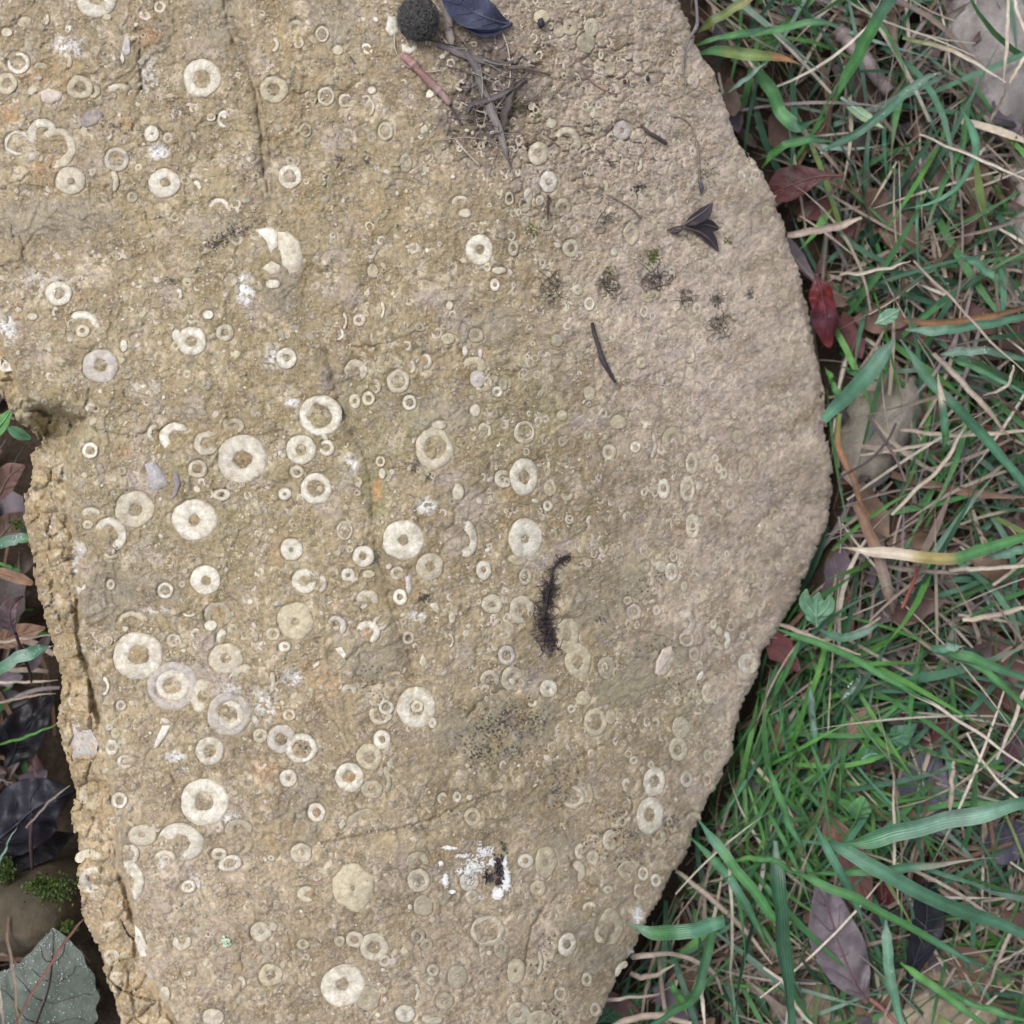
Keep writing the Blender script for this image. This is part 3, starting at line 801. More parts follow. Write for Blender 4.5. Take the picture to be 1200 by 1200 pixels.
PITS = [(715, 335, 13, 19, 1.5), (768, 332, 22, 13, 1.6), (803, 348, 8, 13, 1.3), (846, 379, 14, 13, 1.4), (842, 348, 8, 14, .9), (647, 336, 15, 16, .9), (748, 224, 9, 10, .7), (718, 255, 12, 7, .7), (575, 150, 26, 30, 1.2), (620, 130, 14, 10, .9),
        (560, 105, 30, 22, .9), (535, 165, 10, 16, .9), (690, 165, 8, 22, .7), (880, 345, 6, 10, .7), (640, 60, 18, 10, .8), (700, 70, 16, 14, .7)]
for (cx, cy, rx, ry, dp) in PITS:                        # broken hollows in the upper right
    mk = (np.abs(X - cx) < 2 * rx) & (np.abs(Y - cy) < 2 * ry)
    q = np.hypot((X[mk] - cx) / rx, (Y[mk] - cy) / ry) + .9 * fbm(X[mk], Y[mk], 11, 3, 210)
    rel[mk] -= dp * (1 - sstep(.55, .95, q))
band = np.zeros_like(X)
for bp_ in ([(267, 0), (276, 40), (287, 72), (300, 105), (309, 150), (313, 200), (317, 236)], [(383, 412), (395, 455), (415, 512), (433, 560), (440, 640), (460, 715), (486, 795)]):
    PB = catmull(bp_, 40)
    wv = window(PB[:, 0].min() - 30, PB[:, 0].max() + 30, PB[:, 1].min() - 30, PB[:, 1].max() + 30)
    dm = np.full(X[wv].shape, 1e9, np.float32)
    for q in PB:
        dm = np.minimum(dm, np.hypot(X[wv] - q[0], Y[wv] - q[1]))
    band[wv] = np.maximum(band[wv], 1 - sstep(6, 13, dm + 4 * fbm(X[wv], Y[wv], 18, 2, 215)))
rel = rel * (1 - .75 * band)
Z = HS + rel * MM

dirt = np.zeros_like(X)


rc = random.Random(5)
for k in range(170):                                # short hairline cracks
    x, y, a = rc.uniform(0, 930), rc.uniform(0, 1200), rc.uniform(0, 6.28)
    pts = [(x, y)]
    for q in range(rc.randint(3, 7)):
        a += rc.uniform(-.8, .8)
        x, y = x + 7 * math.cos(a), y + 7 * math.sin(a)
        pts.append((x, y))
    CRACKS.append((pts, rc.uniform(.15, .4), rc.uniform(.9, 1.4), rc.uniform(.15, .5)))
for pts, dep, hw, dt in CRACKS:
    P = catmull(pts, max(6, len(pts) * 4))
    w = window(P[:, 0].min() - 12, P[:, 0].max() + 12, P[:, 1].min() - 12, P[:, 1].max() + 12)
    xx, yy = X[w], Y[w]
    xx2 = xx + 2.2 * gnoise(xx / 8, yy / 8, 7)
    yy2 = yy + 2.2 * gnoise(xx / 8, yy / 8, 8)
    dm = np.full(xx.shape, 1e9, np.float32)
    for a, b in zip(P[:-1], P[1:]):
        e = b - a
        t = np.clip(((xx2 - a[0]) * e[0] + (yy2 - a[1]) * e[1]) / (e @ e + 1e-9), 0, 1)
        dm = np.minimum(dm, np.hypot(xx2 - a[0] - t * e[0], yy2 - a[1] - t * e[1]))
    g = np.exp(-(dm / hw) ** 2) * (.6 + .5 * np.clip(.5 + gnoise(xx / 16, yy / 16, 9), 0, 1))
    Z[w] -= dep * MM * g * 1.6
    dirt[w] = np.maximum(dirt[w], dt * np.clip(g, 0, 1))

inside_f = (band > .5).astype(np.float32)
for f in FOS:                                       # seat of every fossil: a fine moat round it, matrix inside its hole
    kind, cx, cy, rx, ry, h, c, a0, a1, rot = f
    r = max(rx, ry) + 6
    w = window(cx - r, cx + r, cy - r, cy + r)
    xx, yy = X[w] - cx, -(Y[w] - cy)
    cr, sr = math.cos(math.radians(rot)), math.sin(math.radians(rot))
    u, v = (xx * cr + yy * sr), (-xx * sr + yy * cr)
    q = np.hypot(u / rx, v / ry)
    th = np.degrees(np.arctan2(v / ry, u / rx))
    span = a1 - a0
    ina = ((th - a0) % 360) <= span
    dpx = (q - 1) * min(rx, ry)
    body = (dpx < 2.4) & (q > h * .9) & ina
    moat = (1 - sstep(0.5, 3.0, np.abs(dpx - .3))) * ina
    Z[w] = np.where(body, np.minimum(Z[w], HS[w] - .12 * MM), Z[w]) - .26 * MM * moat * min(1, r / 18)
    hole = (q < h) & ina
    Z[w] = np.where(hole, np.minimum(Z[w], HS[w] + .12 * MM) - .1 * MM, Z[w])
    inside_f[w] = np.maximum(inside_f[w], ((dpx < 3) & (q > h * .8) & ina).astype(np.float32))
for poly, c in CHIPS:
    P = np.array(poly, float)
    w = window(P[:, 0].min() - 5, P[:, 0].max() + 5, P[:, 1].min() - 5, P[:, 1].max() + 5)
    dd = sdf(poly, X[w], Y[w])
    Z[w] = np.where(dd < 1.5, np.minimum(Z[w], HS[w] - .1 * MM), Z[w])
    inside_f[w] = np.maximum(inside_f[w], (dd < 2).astype(np.float32))

# rounded, chipped rim
rim = sstep(-9, 0, d_out)
Z = Z - (1.4 * rim ** 2) * MM

# colour of the stone (mud, algae film, rust, calcite, black lichen dots)
olive = np.array([.182, .157, .094])
tan = np.array([.210, .178, .120])
pink = np.array([.292, .252, .219])
grey = np.array([.186, .169, .130])
yel = np.array([.255, .197, .108])
n1 = fbm(X, Y, 170, 4, 20)
n2 = fbm(X, Y, 60, 4, 24)
n3 = fbm(X, Y, 15, 3, 28)
wp = np.clip(sstep(560, 780, X - .22 * (Y - 300)) * .9 + sstep(820, 1150, Y) * .28 + .5 * n1, 0, 1)
wo_ = np.clip(np.exp(-(((X - 330) / 260) ** 2 + ((Y - 430) / 420) ** 2)) * .75 + .55 * n1 + .5 * n2, 0, 1)
C = tan * np.ones(X.shape + (1,))
C = C + (pink - C) * wp[..., None]  # right slope paler: pinkish stone, plus its weaker light made up in the colour
C = C + (olive - C) * (wo_ * (1 - .75 * wp))[..., None]
C = C + (yel - C) * (ledge * .55)[..., None]
C = C + (grey - C) * (plate * .8)[..., None]
C = C * (1 + .26 * n1 + .20 * n2 + .14 * n3)[..., None]
gm = np.array([.255, .226, .212])
C = C + (gm - C) * (.45 * sstep(.25, .6, fbm(X, Y, 34, 4, 110)) * (1 - plate))[..., None]
lil = sstep(.18, .5, fbm(X, Y, 75, 4, 190)) * (1 - plate) * (1 - .5 * ledge)
C = C + (np.array([.262, .235, .228]) - C) * (.55 * lil)[..., None]
ocr = sstep(.2, .55, fbm(X, Y, 90, 4, 194)) * (1 - .8 * wp)
C = C + (np.array([.225, .168, .085]) - C) * (.5 * ocr)[..., None]
hashz = sstep(-.2, .35, fbm(X, Y, 48, 3, 160))
cellv = ((ida - .5) * .30 * (1 - plate) * hashz + (idc - .5) * .26 * (1 - .6 * plate) * (.3 + .7 * hashz) + (idb - .5) * .14) - .22 * lines
C = C * (1 + cellv)[..., None]
light = np.array([.36, .325, .26])
C = C + (light - C) * (np.clip(((idc > .8) * .45 + (ida > .8) * .5 * (edgeA > .3) + (idb > .86) * .4 * (edgeB > .3)) * hashz * (1 - plate) * sstep(-.35, .25, n2 + .2), 0, .7))[..., None]
C = C + (np.array([.145, .14, .08]) - C) * (.55 * sstep(.32, .6, fbm(X, Y, 44, 4, 120)) * (.35 + .65 * wo_))[..., None]      # algae film
C = C + (np.array([.16, .15, .105]) - C) * (.5 * sstep(.3, .65, fbm(X, Y, 30, 4, 124)) * sstep(780, 880, X))[..., None]
for (cx, cy, rx, ry, a) in [(440, 490, 60, 45, .5), (610, 480, 60, 60, .35), (440, 600, 14, 110, .5), (230, 590, 110, 70, .22), (760, 660, 70, 60, .2), (800, 830, 45, 40, .35), (700, 820, 60, 40, .25), (560, 870, 60, 60, .25), (60, 500, 50, 40, .5)]:
    g = np.exp(-(((X - cx) / rx) ** 2 + ((Y - cy) / ry) ** 2)) * np.clip(.7 + 1.2 * n2 + .6 * n3, 0, 1.4)
    C = C + (np.array([.125, .132, .068]) - C) * np.clip(1.35 * a * g, 0, .9)[..., None]
for (cx, cy, rx, ry, a) in RUST:
    w = window(cx - 2.2 * rx, cx + 2.2 * rx, cy - 2.2 * ry, cy + 2.2 * ry)
    q = np.hypot((X[w] - cx) / rx, (Y[w] - cy) / ry) + .9 * n3[w] + .4 * gnoise(X[w] / 4, Y[w] / 4, 33)
    C[w] += (np.array([.36, .185, .075]) - C[w]) * (a * .5 * (1 - sstep(.4, 1.2, q)))[..., None]
for (cx, cy, rx, ry, a) in CALCITE:
    w = window(cx - 2.2 * rx, cx + 2.2 * rx, cy - 2.2 * ry, cy + 2.2 * ry)
    q = np.hypot((X[w] - cx) / rx, (Y[w] - cy) / ry)
    g = (1 - sstep(.3, 1.2, q)) * sstep(.45 - .6 * a, .75 - .4 * a, idc[w] + .5 * gnoise(X[w] / 3.2, Y[w] / 3.2, 35))
    C[w] += (np.array([.50, .525, .55]) - C[w]) * (np.clip(a * 1.5, 0, .95) * g)[..., None]
C = C + (np.array([.10, .085, .055]) - C) * (dirt * .75)[..., None]
mud = np.clip(np.exp(-(((X - 572) / 62) ** 2 + ((Y - 95) / 95) ** 2)) * 1.6 * np.clip(.7 + n2 + 1.2 * n3, 0, 1.4), 0, .95)
C = C + (np.array([.088, .075, .075]) - C) * (mud * .9)[..., None]
rs = np.random.default_rng(3)
for (cx, cy, rx, ry, rot, cnt) in SPECKS:
    c, s_ = math.cos(math.radians(rot)), math.sin(math.radians(rot))
    for k in range(int(cnt * (1.9 if cx < 640 else .8))):
        u, v = rs.normal(0, .5, 2) * (rx, ry)
        x, y = cx + u * c + v * s_, cy - u * s_ + v * c
        r = rs.uniform(.6, 1.5)
        w = window(x - 3, x + 3, y - 3, y + 3)
        if X[w].size:
            g = 1 - sstep(r * .6, r * 1.25, np.hypot(X[w] - x, (Y[w] - y) * rs.uniform(.8, 1.4)))
            C[w] += (np.array([.03, .028, .032]) - C[w]) * (.9 * g)[..., None]
for k in range(1500):                                  # stray black lichen dots
    x, y = rs.uniform(0, 960), rs.uniform(0, 1200)
    w = window(x - 2.5, x + 2.5, y - 2.5, y + 2.5)
    r = rs.uniform(.5, 1.2)
    C[w] += (np.array([.08, .07, .06]) - C[w]) * (.7 * (1 - sstep(r * .5, r * 1.3, np.hypot(X[w] - x, Y[w] - y))))[..., None]
seamA = (1 - sstep(.0, .10, f2a - f1a)) * sstep(-.05, .3, fbm(X, Y, 36, 3, 170)) * (ida > .3)
seamB = (1 - sstep(.0, .075, f2b - f1b)) * (np.clip(1.25 * nodR, 0, 1) * sstep(-.35, .2, fbm(X, Y, 40, 3, 172)) + .5 * sstep(.1, .4, fbm(X, Y, 80, 2, 174)))
seam = np.clip(np.maximum(.55 * seamA * (1 - plate), seamB), 0, 1) * (1 - ledge)
C = C + (np.array([.105, .088, .068]) - C) * (.58 * seam)[..., None]          # mud held in the seams between lumps
C = np.clip(C * np.array([1.44, 1.345, 1.29]), .02, .8)

# world positions; points past the outline are pulled onto it and dropped as the side of the slab
gy, gx = np.gradient(d_out)
gx = gx / np.gradient(xs)[None, :]
gy = gy / np.gradient(ys)[:, None]
gl = np.hypot(gx, gy) + 1e-6
over = np.clip(d_out, 0, None)
PX = X - over * gx / gl * 1.0
PY = Y - over * gy / gl * 1.0
keep = d_out < 9
Zedge = Z.copy()
kf = S * (D - np.where(d_out > 0, HS - 1.4 * MM, Z)) / D
shrink = 1 - .0035 * np.clip(over, 0, 9)
WX = (PX - 600) * kf
WY = (600 - PY) * kf
cxw, cyw = -0.02, 0.0
WX = cxw + (WX - cxw) * shrink
WY = cyw + (WY - cyw) * shrink
wn_ = np.where(over > .5, (2.2 * fbm(X, Y, 7, 3, 67) - .6) * MM, 0)
WX = WX + gx / gl * wn_
WY = WY - gy / gl * wn_
drop = np.where(over > 0, over * 11 * MM * (1 + .2 * fbm(X, Y, 9, 2, 66)), 0)
WZ = np.maximum(np.where(over > 0, HS - 1.4 * MM - drop, Z), -0.115)
idx = -np.ones(X.shape, np.int64)
fq = keep[:-1, :-1] & keep[1:, :-1] & keep[:-1, 1:] & keep[1:, 1:]
used = np.zeros(X.shape, bool)
used[:-1, :-1] |= fq; used[1:, :-1] |= fq; used[:-1, 1:] |= fq; used[1:, 1:] |= fq
idx[used] = np.arange(used.sum())
Q = np.stack([idx[:-1, :-1][fq], idx[1:, :-1][fq], idx[1:, 1:][fq], idx[:-1, 1:][fq]], -1)
V = np.stack([WX[used], WY[used], WZ[used]], -1)
slab = big_mesh('fossil_rock', V, Q, M_ROCK, C[used], None, (0, 0, -0.1))
tag(slab, 'large tan limestone slab packed with round white crinoid fossils, lying on the grass', 'rock')
print('slab verts', len(V))


def fossil(buf, f, rnd, rich=True, low=1.0):
    kind, cx, cy, rx, ry, h, c, a0, a1, rot = f
    R0 = max(rx, ry)
    sc = min(1.0, max(.35, R0 / 20))
    full = kind != 'A'
    n = int(max(10, min(36, R0 * 1.5 + 6)) * (1 if full else max(.4, (a1 - a0) / 360)))
    n = max(n, 6)
    th = np.radians(np.linspace(a0, a1, n, endpoint=not full))
    s1, s2 = rnd.uniform(0, 200), rnd.uniform(0, 200)
    irr = {'w': .035, 'c': .05, 'g': .04}.get(c, .07)
    wa = 1 + irr * 1.6 * gnoise(np.cos(th) * 1.4 + s1, np.sin(th) * 1.4 + s1) + irr * .9 * gnoise(np.cos(th) * 5 + s2, np.sin(th) * 5 + s1)
    wi = 1 + .16 * gnoise(np.cos(th) * 1.3 + s2, np.sin(th) * 1.3) + .05 * gnoise(np.cos(th) * 4 + s1, np.sin(th) * 4)
    offx, offy = rnd.uniform(-.07, .07), rnd.uniform(-.07, .07)
    if kind == 'D' and h == 0:
        prof = [(1.06, -.55), (1.0, .02), (.92, .20), (.55, .34), (.2, .40)]
        hh = 0
    else:
        hh = max(h, .12)
        mid = (1 + hh) / 2
        prof = [(1.06, -.5), (1.0, .0), (.93, .17), (mid, .30), (hh + .12 * (1 - hh), .18), (hh, .0), (hh * .88, -.5)]
    rows, hts = [], []
    lift = {'m': .4, 'y': .55, 'p': .5}.get(c, .65) * low
    endk = np.ones(n)
    if not full:
        k = np.linspace(0, 1, n)
        endk = np.minimum(1, np.minimum(k, 1 - k) * 6.0)
    cr, sr = math.cos(math.radians(rot)), math.sin(math.radians(rot))
    for (fr, ht) in prof:
        inner = 0 if hh == 0 else (1 - fr) / max(1e-3, 1 - hh)
        inner = min(1, max(0, inner))
        rr = fr * (wa * (1 - inner) + wi * inner)
        if not full:                                   # broken crescents thin out at their ends
            m = (1 + hh) / 2
            rr = m + (rr - m) * (.45 + .55 * np.sqrt(endk))
        u, v = (np.cos(th) * rr + offx * inner) * rx, (np.sin(th) * rr + offy * inner) * ry
        rows.append(np.stack([cx + u * cr - v * sr, cy - (u * sr + v * cr)], -1))
        hts.append((ht * lift * (endk if ht > 0 else 1) - (0 if ht < 0 else (1 - endk) * .3)) * sc * np.ones(n))
    P = np.concatenate(rows)
    Hh = np.concatenate(hts) * MM
    if kind == 'D' and h == 0:
        P = np.vstack([P, [cx, cy]])
        Hh = np.append(Hh, .40 * sc * lift * MM)
    z = surf(P[:, 0], P[:, 1]) + Hh + .05 * MM * gnoise(P[:, 0] / 9, P[:, 1] / 9, 13) * (Hh > 0)
    kk = S * (D - z) / D
    V = np.stack([(P[:, 0] - 600) * kk, (600 - P[:, 1]) * kk, z], -1)
    m = len(prof)
    # image y runs down, so th runs anticlockwise seen from above
    Qd = grid_quads(m, n, full)
    T = None
    if kind == 'D' and h == 0:
        b = (m - 1) * n
        T = [(b + i, b + (i + 1) % n, m * n) for i in range(n)]
    base = np.array(CSET[c]) * rnd.uniform(.9, 1.07)
    st = np.clip(.5 + 1.1 * fbm(P[:, 0] + s1 * 7, P[:, 1], 9, 3, 17), 0, 1)
    stain = np.array([.36, .305, .215])
    worn = rnd.choice([.25, .4, .55, .8])
    k = worn * sstep(.45, .85, st)
    cc = base + (stain - base) * k[:, None]
    rowi = np.minimum(np.arange(len(P)) // n, m - 1)
    edge = np.array([.75, .6, .22] + [0] * (m - 3))[rowi]                  # mud clings to the worn rims
    if hh > 0:
        edge = np.maximum(edge, np.array([0] * (m - 3) + [.25, .6, .8])[rowi])
    edge = edge * np.clip(.75 + 1.1 * gnoise(P[:, 0] / 5, P[:, 1] / 5, 18), .2, 1.1)
    cc = cc + (np.array([.33, .28, .205]) - cc) * np.clip(edge, 0, 1)[:, None]
    cc = cc * (1 + .2 * gnoise(P[:, 0] / 3.5, P[:, 1] / 3.5, 15))[:, None]
    buf.add(V, Qd, T, cc)


names = {'R': 'fossil_ring', 'D': 'fossil_disc', 'A': 'fossil_crescent'}
rf = random.Random(21)
for f in FOS:
    b = Buf()
    fossil(b, f, rf)
    b.build(names[f[0]], M_FOSSIL, slab, origin=None)


def flat_chip(buf, poly, col, ht, rnd):
    P = np.array(poly, float)
    c = P.mean(0)
    n = len(P)
    rows = [c + (P - c) * k for k in (1.06, 1.0, .9, .5)]
    hts = np.repeat([-.5, .02, 1.0, 1.1], n) * ht
    Q2 = np.vstack(rows + [c[None]])
    hts = np.append(hts, 1.0 * ht)
    z = surf(Q2[:, 0], Q2[:, 1]) + hts * MM
    kk = S * (D - z) / D
    V = np.stack([(Q2[:, 0] - 600) * kk, (600 - Q2[:, 1]) * kk, z], -1)
    T = [(3 * n + i, 3 * n + (i + 1) % n, 4 * n) for i in range(n)]
    cc = np.array(col) * (1 + .2 * gnoise(Q2[:, 0] / 5, Q2[:, 1] / 9, 19))[:, None]
    buf.add(V, grid_quads(4, n, True)[:, ::1], T, cc)


for poly, c in CHIPS:
    b = Buf()
    flat_chip(b, poly, CSET[c], .3, rf)
    b.build('shell_fragment', M_FOSSIL, slab, origin=None)

# the uncountable shell hash between them: small grains, crescents and rings in one mesh
hb = Buf()
cnt = 0
rd = random.Random(77)
cand = 0
while cnt < 4600 and cand < 40000:
    cand += 1
    x, y = rd.uniform(-8, 968), rd.uniform(-8, 1208)
    j = min(NY - 1, int(np.searchsorted(ys, y)))
    i = min(NX - 1, int(np.searchsorted(xs, x)))
    if d_out[j, i] > -5 or inside_f[j, i] > 0 or rd.random() < .88 * plate[j, i]:
        continue
    if rd.random() > .55 + .9 * float(n2[j, i]) + .3 * float(n1[j, i]):
        continue
    r = 1.5 + 4.3 * rd.random() ** 3.0
    asp = 1.0 if x < 560 else .78
    t = rd.random()
    c = rd.choices(['w', 'c', 'y', 'm', 'p'], [.02, .20, .20, .45, .13])[0]
    if x > 820:
        c = rd.choices(['c', 'y', 'm', 'p'], [.15, .15, .5, .2])[0]
        r *= .75
    rx, ry = r * asp * rd.uniform(.65, 1.15), r * rd.uniform(.65, 1.2)
    rot = rd.uniform(0, 180)
    if t < .55 or r < 2.6:
        n = rd.randint(5, 7)
        a0 = rd.uniform(0, 6.28)
        poly = []
        for k in range(n):
            a = a0 - 6.283 * k / n
            q = rd.uniform(.7, 1.15)
            u, v = rx * q * math.cos(a) * rd.uniform(.7, 1.0), ry * q * math.sin(a)
            cr, sr = math.cos(math.radians(rot)), math.sin(math.radians(rot))
            poly.append((x + u * cr - v * sr, y + u * sr + v * cr))
        flat_chip(hb, poly, np.array(CSET[c]) * rd.uniform(.8, 1.05), rd.uniform(.06, .22), rd)
    elif t < .86:
        a0 = rd.uniform(0, 360)
        fossil(hb, ('A', x, y, rx * 1.2, ry * 1.2, rd.uniform(.35, .65), c, a0, a0 + rd.uniform(110, 260), rot), rd, low=.55)
    else:
        fossil(hb, ('R', x, y, rx * 1.15, ry * 1.15, rd.uniform(.4, .65), c, 0, 360, rot), rd, low=.5)
    cnt += 1
cnt2 = 0
for k in range(6000):                                  # faint worn rings and crescents, nearly the colour of the stone
    if cnt2 >= 1700:
        break
    x, y = rd.uniform(0, 955), rd.uniform(0, 1200)
    if k % 2:
        x, y = rd.uniform(560, 930), rd.uniform(0, 900)
    j = min(NY - 1, int(np.searchsorted(ys, y)))
    i = min(NX - 1, int(np.searchsorted(xs, x)))
    if d_out[j, i] > -8 or inside_f[j, i] > 0 or rd.random() < .7 * plate[j, i] or rd.random() > .5 + .9 * float(hashz[j, i]) - .2 * (x > 850) + .3 * (x > 560):
        continue
    r = rd.uniform(3.0, 6.8)
    asp = 1.0 if x < 560 else .76
    c = rd.choices(['m', 'y', 'p', 'c'], [.6, .2, .12, .08] if x < 560 else [.1, .25, .35, .3])[0]
    rx, ry = r * asp * rd.uniform(.8, 1.1), r * rd.uniform(.8, 1.15)
    a0 = rd.uniform(0, 360)
    if rd.random() < .5:
        fossil(hb, ('R', x, y, rx, ry, rd.uniform(.3, .7), c, 0, 360, rd.uniform(0, 90) if x < 560 else 0), rd, low=.6)
    else:
        fossil(hb, ('A', x, y, rx, ry, rd.uniform(.3, .65), c, a0, a0 + rd.uniform(120, 280), 0), rd, low=.6)
    cnt2 += 1
tag(hb.build('shell_hash', M_DEBRIS, slab, origin=None), 'fine broken shell hash set in the stone', kind='stuff')
print('hash', cnt, hb.n)

# ------------------------------------------------------------------ ground: soil sheet out to the horizon
GZ = -0.088
gx_ = np.concatenate([-np.geomspace(40, .42, 26), np.linspace(-.4, .4, 300), np.geomspace(.42, 40, 26)])
GX_, GY_ = np.meshgrid(gx_, gx_)
gpx, gpy = 600 + GX_ / (S * 1.24), 600 - GY_ / (S * 1.24)
gz = GZ + .006 * fbm(GX_ * 1000, GY_ * 1000, 45, 4, 200) + .0022 * fbm(GX_ * 1000, GY_ * 1000, 8, 3, 203)
gz = gz - .012 * np.exp(-(((gpx - 40) / 90) ** 2 + ((gpy - 850) / 130) ** 2))
gc = np.array([.042, .030, .022]) * (1 + .8 * fbm(GX_ * 1000, GY_ * 1000, 20, 4, 205))[..., None]
gc = gc + (np.array([.045, .065, .02]) - gc) * (np.hypot(GX_, GY_) > .6)[..., None] * .8
ground = big_mesh('ground', np.stack([GX_, GY_, gz], -1), grid_quads(len(gx_), len(gx_)), M_SOIL, np.clip(gc, .008, 1))
tag(ground, kind='structure')


def ground_z(x, y):
    return GZ


# colours of plants
GR = {'t': (.072, .180, .112), 'g': (.062, .180, .060), 'd': (.034, .100, .054), 'b': (.090, .245, .055), 'p': (.175, .270, .215), 'l': (.16, .22, .075),
      's': (.42, .355, .285), 'k': (.29, .23, .195), 'n': (.15, .09, .062), 'o': (.26, .14, .07), 'w': (.56, .50, .43), 'v': (.23, .195, .20), 'r': (.24, .03, .03), 'y': (.30, .25, .10)}


def ramp(cols, n):
    c = np.array([GR[k] if isinstance(k, str) else k for k in cols], float)
    t = np.linspace(0, len(c) - 1, n)
    return np.stack([np.interp(t, np.arange(len(c)), c[:, q]) for q in range(3)], -1)


def path3(pts, zs, n):
    """photo pixels and heights in mm to a smooth world path"""
    zz = np.interp(np.linspace(0, 1, len(pts)), np.linspace(0, 1, len(zs)), zs)
    W = np.array([at(p[0], p[1], z * MM) for p, z in zip(pts, zz)])
    return catmull(W, n)


def wpx(w, z):
    return w * S * (D - z) / D


rb = random.Random(31)


def blade(label, pts, w, zs, cols, tip=1.0, crease=.25, roll=0.0, mat=None, group='broad green grass blades beside the rock', dew=0, name='grass_blade', cat='grass blade'):
    n = max(12, 5 * len(pts))
    P = path3(pts, zs, n)
    P[:, 2] += (.0020 if mat is None else .0008) * gnoise(np.linspace(0, 4, n) + rb.uniform(0, 90), np.zeros(n))
    P[:, :2] += .0006 * np.stack([gnoise(np.linspace(0, 5, n) + rb.uniform(0, 90), np.zeros(n)), gnoise(np.linspace(0, 5, n) + rb.uniform(0, 90), np.zeros(n))], -1)
    t = np.linspace(0, 1, n)
    lx, ly = pts[-1][:2]
    if lx > 1199 or ly > 1199 or lx < 0 or ly < 0:
        tip = min(tip, .15)                       # the tip lies beyond the picture
    fx, fy = pts[0][:2]
    root_in = 0 < fx < 1199 and 0 < fy < 1199
    prof = np.clip(.75 + .35 * np.sin(np.pi * np.clip(t, 0, 1)), 0, 1) * (1 - tip * sstep(.62, 1.0, t) ** 1.4 * .97)
    if root_in and 'cut' not in (label or '') and mat is None:
        prof = prof * (.3 + .7 * sstep(0, .22, t))
    hw = wpx(w, P[:, 2]) * .5 * prof
    if mat is None and rb.random() < .5 and tip > .5:
        cols = list(cols) * 2 + ['k']
        cols = [c for c in cols[:len(cols) // 2] for _ in (0, 1, 2)] + ['k']
    c = ramp(cols, n) * (1 + .12 * gnoise(t * 6 + rb.uniform(0, 50), t * 0))[:, None] * rb.uniform(.9, 1.1)
    b = Buf()
    rl = roll + np.linspace(0, rb.uniform(-.9, .9), n) + .5 * gnoise(np.linspace(0, 2.5, n) + rb.uniform(0, 90), np.zeros(n))
    add_ribbon(b, P, hw, c, crease, rl)
    o = b.build(name, mat or M_GRASS)
    tag(o, label, cat, group)
    if dew:
        db = Buf()
        for k in range(dew):
            i = rb.randrange(1, n - 1)
            q = P[i] + (P[min(n - 1, i + 1)] - P[i]) * rb.random()
            A_ = np.array([-(P[i + 1] - P[i - 1])[1], (P[i + 1] - P[i - 1])[0], 0])
            A_ /= np.linalg.norm(A_) + 1e-9
            ball(db, q + A_ * hw[i] * rb.uniform(-.8, .8) + np.array([0, 0, .00035]), rb.uniform(.00018, .00042), (1, 1, 1))
        dd_ = db.build('dew_drops', M_DEW, o, origin=None)
        dd_['kind'] = 'stuff'
    return o


_bm = bmesh.new()
bmesh.ops.create_icosphere(_bm, subdivisions=1, radius=1)
_ICO_V = np.array([v.co[:] for v in _bm.verts])
_ICO_T = np.array([[v.index for v in f.verts] for f in _bm.faces])
_bm.free()
_bm = bmesh.new()
bmesh.ops.create_icosphere(_bm, subdivisions=5, radius=1)
_ICO5_V = np.array([v.co[:] for v in _bm.verts])
_ICO5_T = np.array([[v.index for v in f.verts] for f in _bm.faces])
_bm.free()


def ball(buf, c, r, col):
    buf.add(np.asarray(c) + _ICO_V * np.asarray(r), None, _ICO_T, col)


def stone(label, px, py, z, rx, ry, rz, rot, col, seed, name='stone', cat='stone'):
    c = at(px, py, z * MM)
    k = S * (D - z * MM) / D
    P = _ICO5_V.copy()
    P = np.sign(P) * np.abs(P) ** .9
    nz = fbm(P[:, 0] * 50 + P[:, 2] * 31, P[:, 1] * 50 - P[:, 2] * 27, 45, 4, seed)
    P = P * (1 + .18 * nz)[:, None]
    P = P * np.array([rx * k, ry * k, rz * MM])
    a = math.radians(rot)
    P = np.stack([P[:, 0] * math.cos(a) - P[:, 1] * math.sin(a), P[:, 0] * math.sin(a) + P[:, 1] * math.cos(a), P[:, 2]], -1)
    cc = np.array(col) * (1 + .5 * nz + .35 * fbm(P[:, 0] * 1000, P[:, 1] * 1000, 5, 3, seed + 5))[:, None]
    b = Buf()
    b.add(P + c, None, _ICO5_T, np.clip(cc, .02, .8))
    return tag(b.build(name, M_STONE), label, cat)


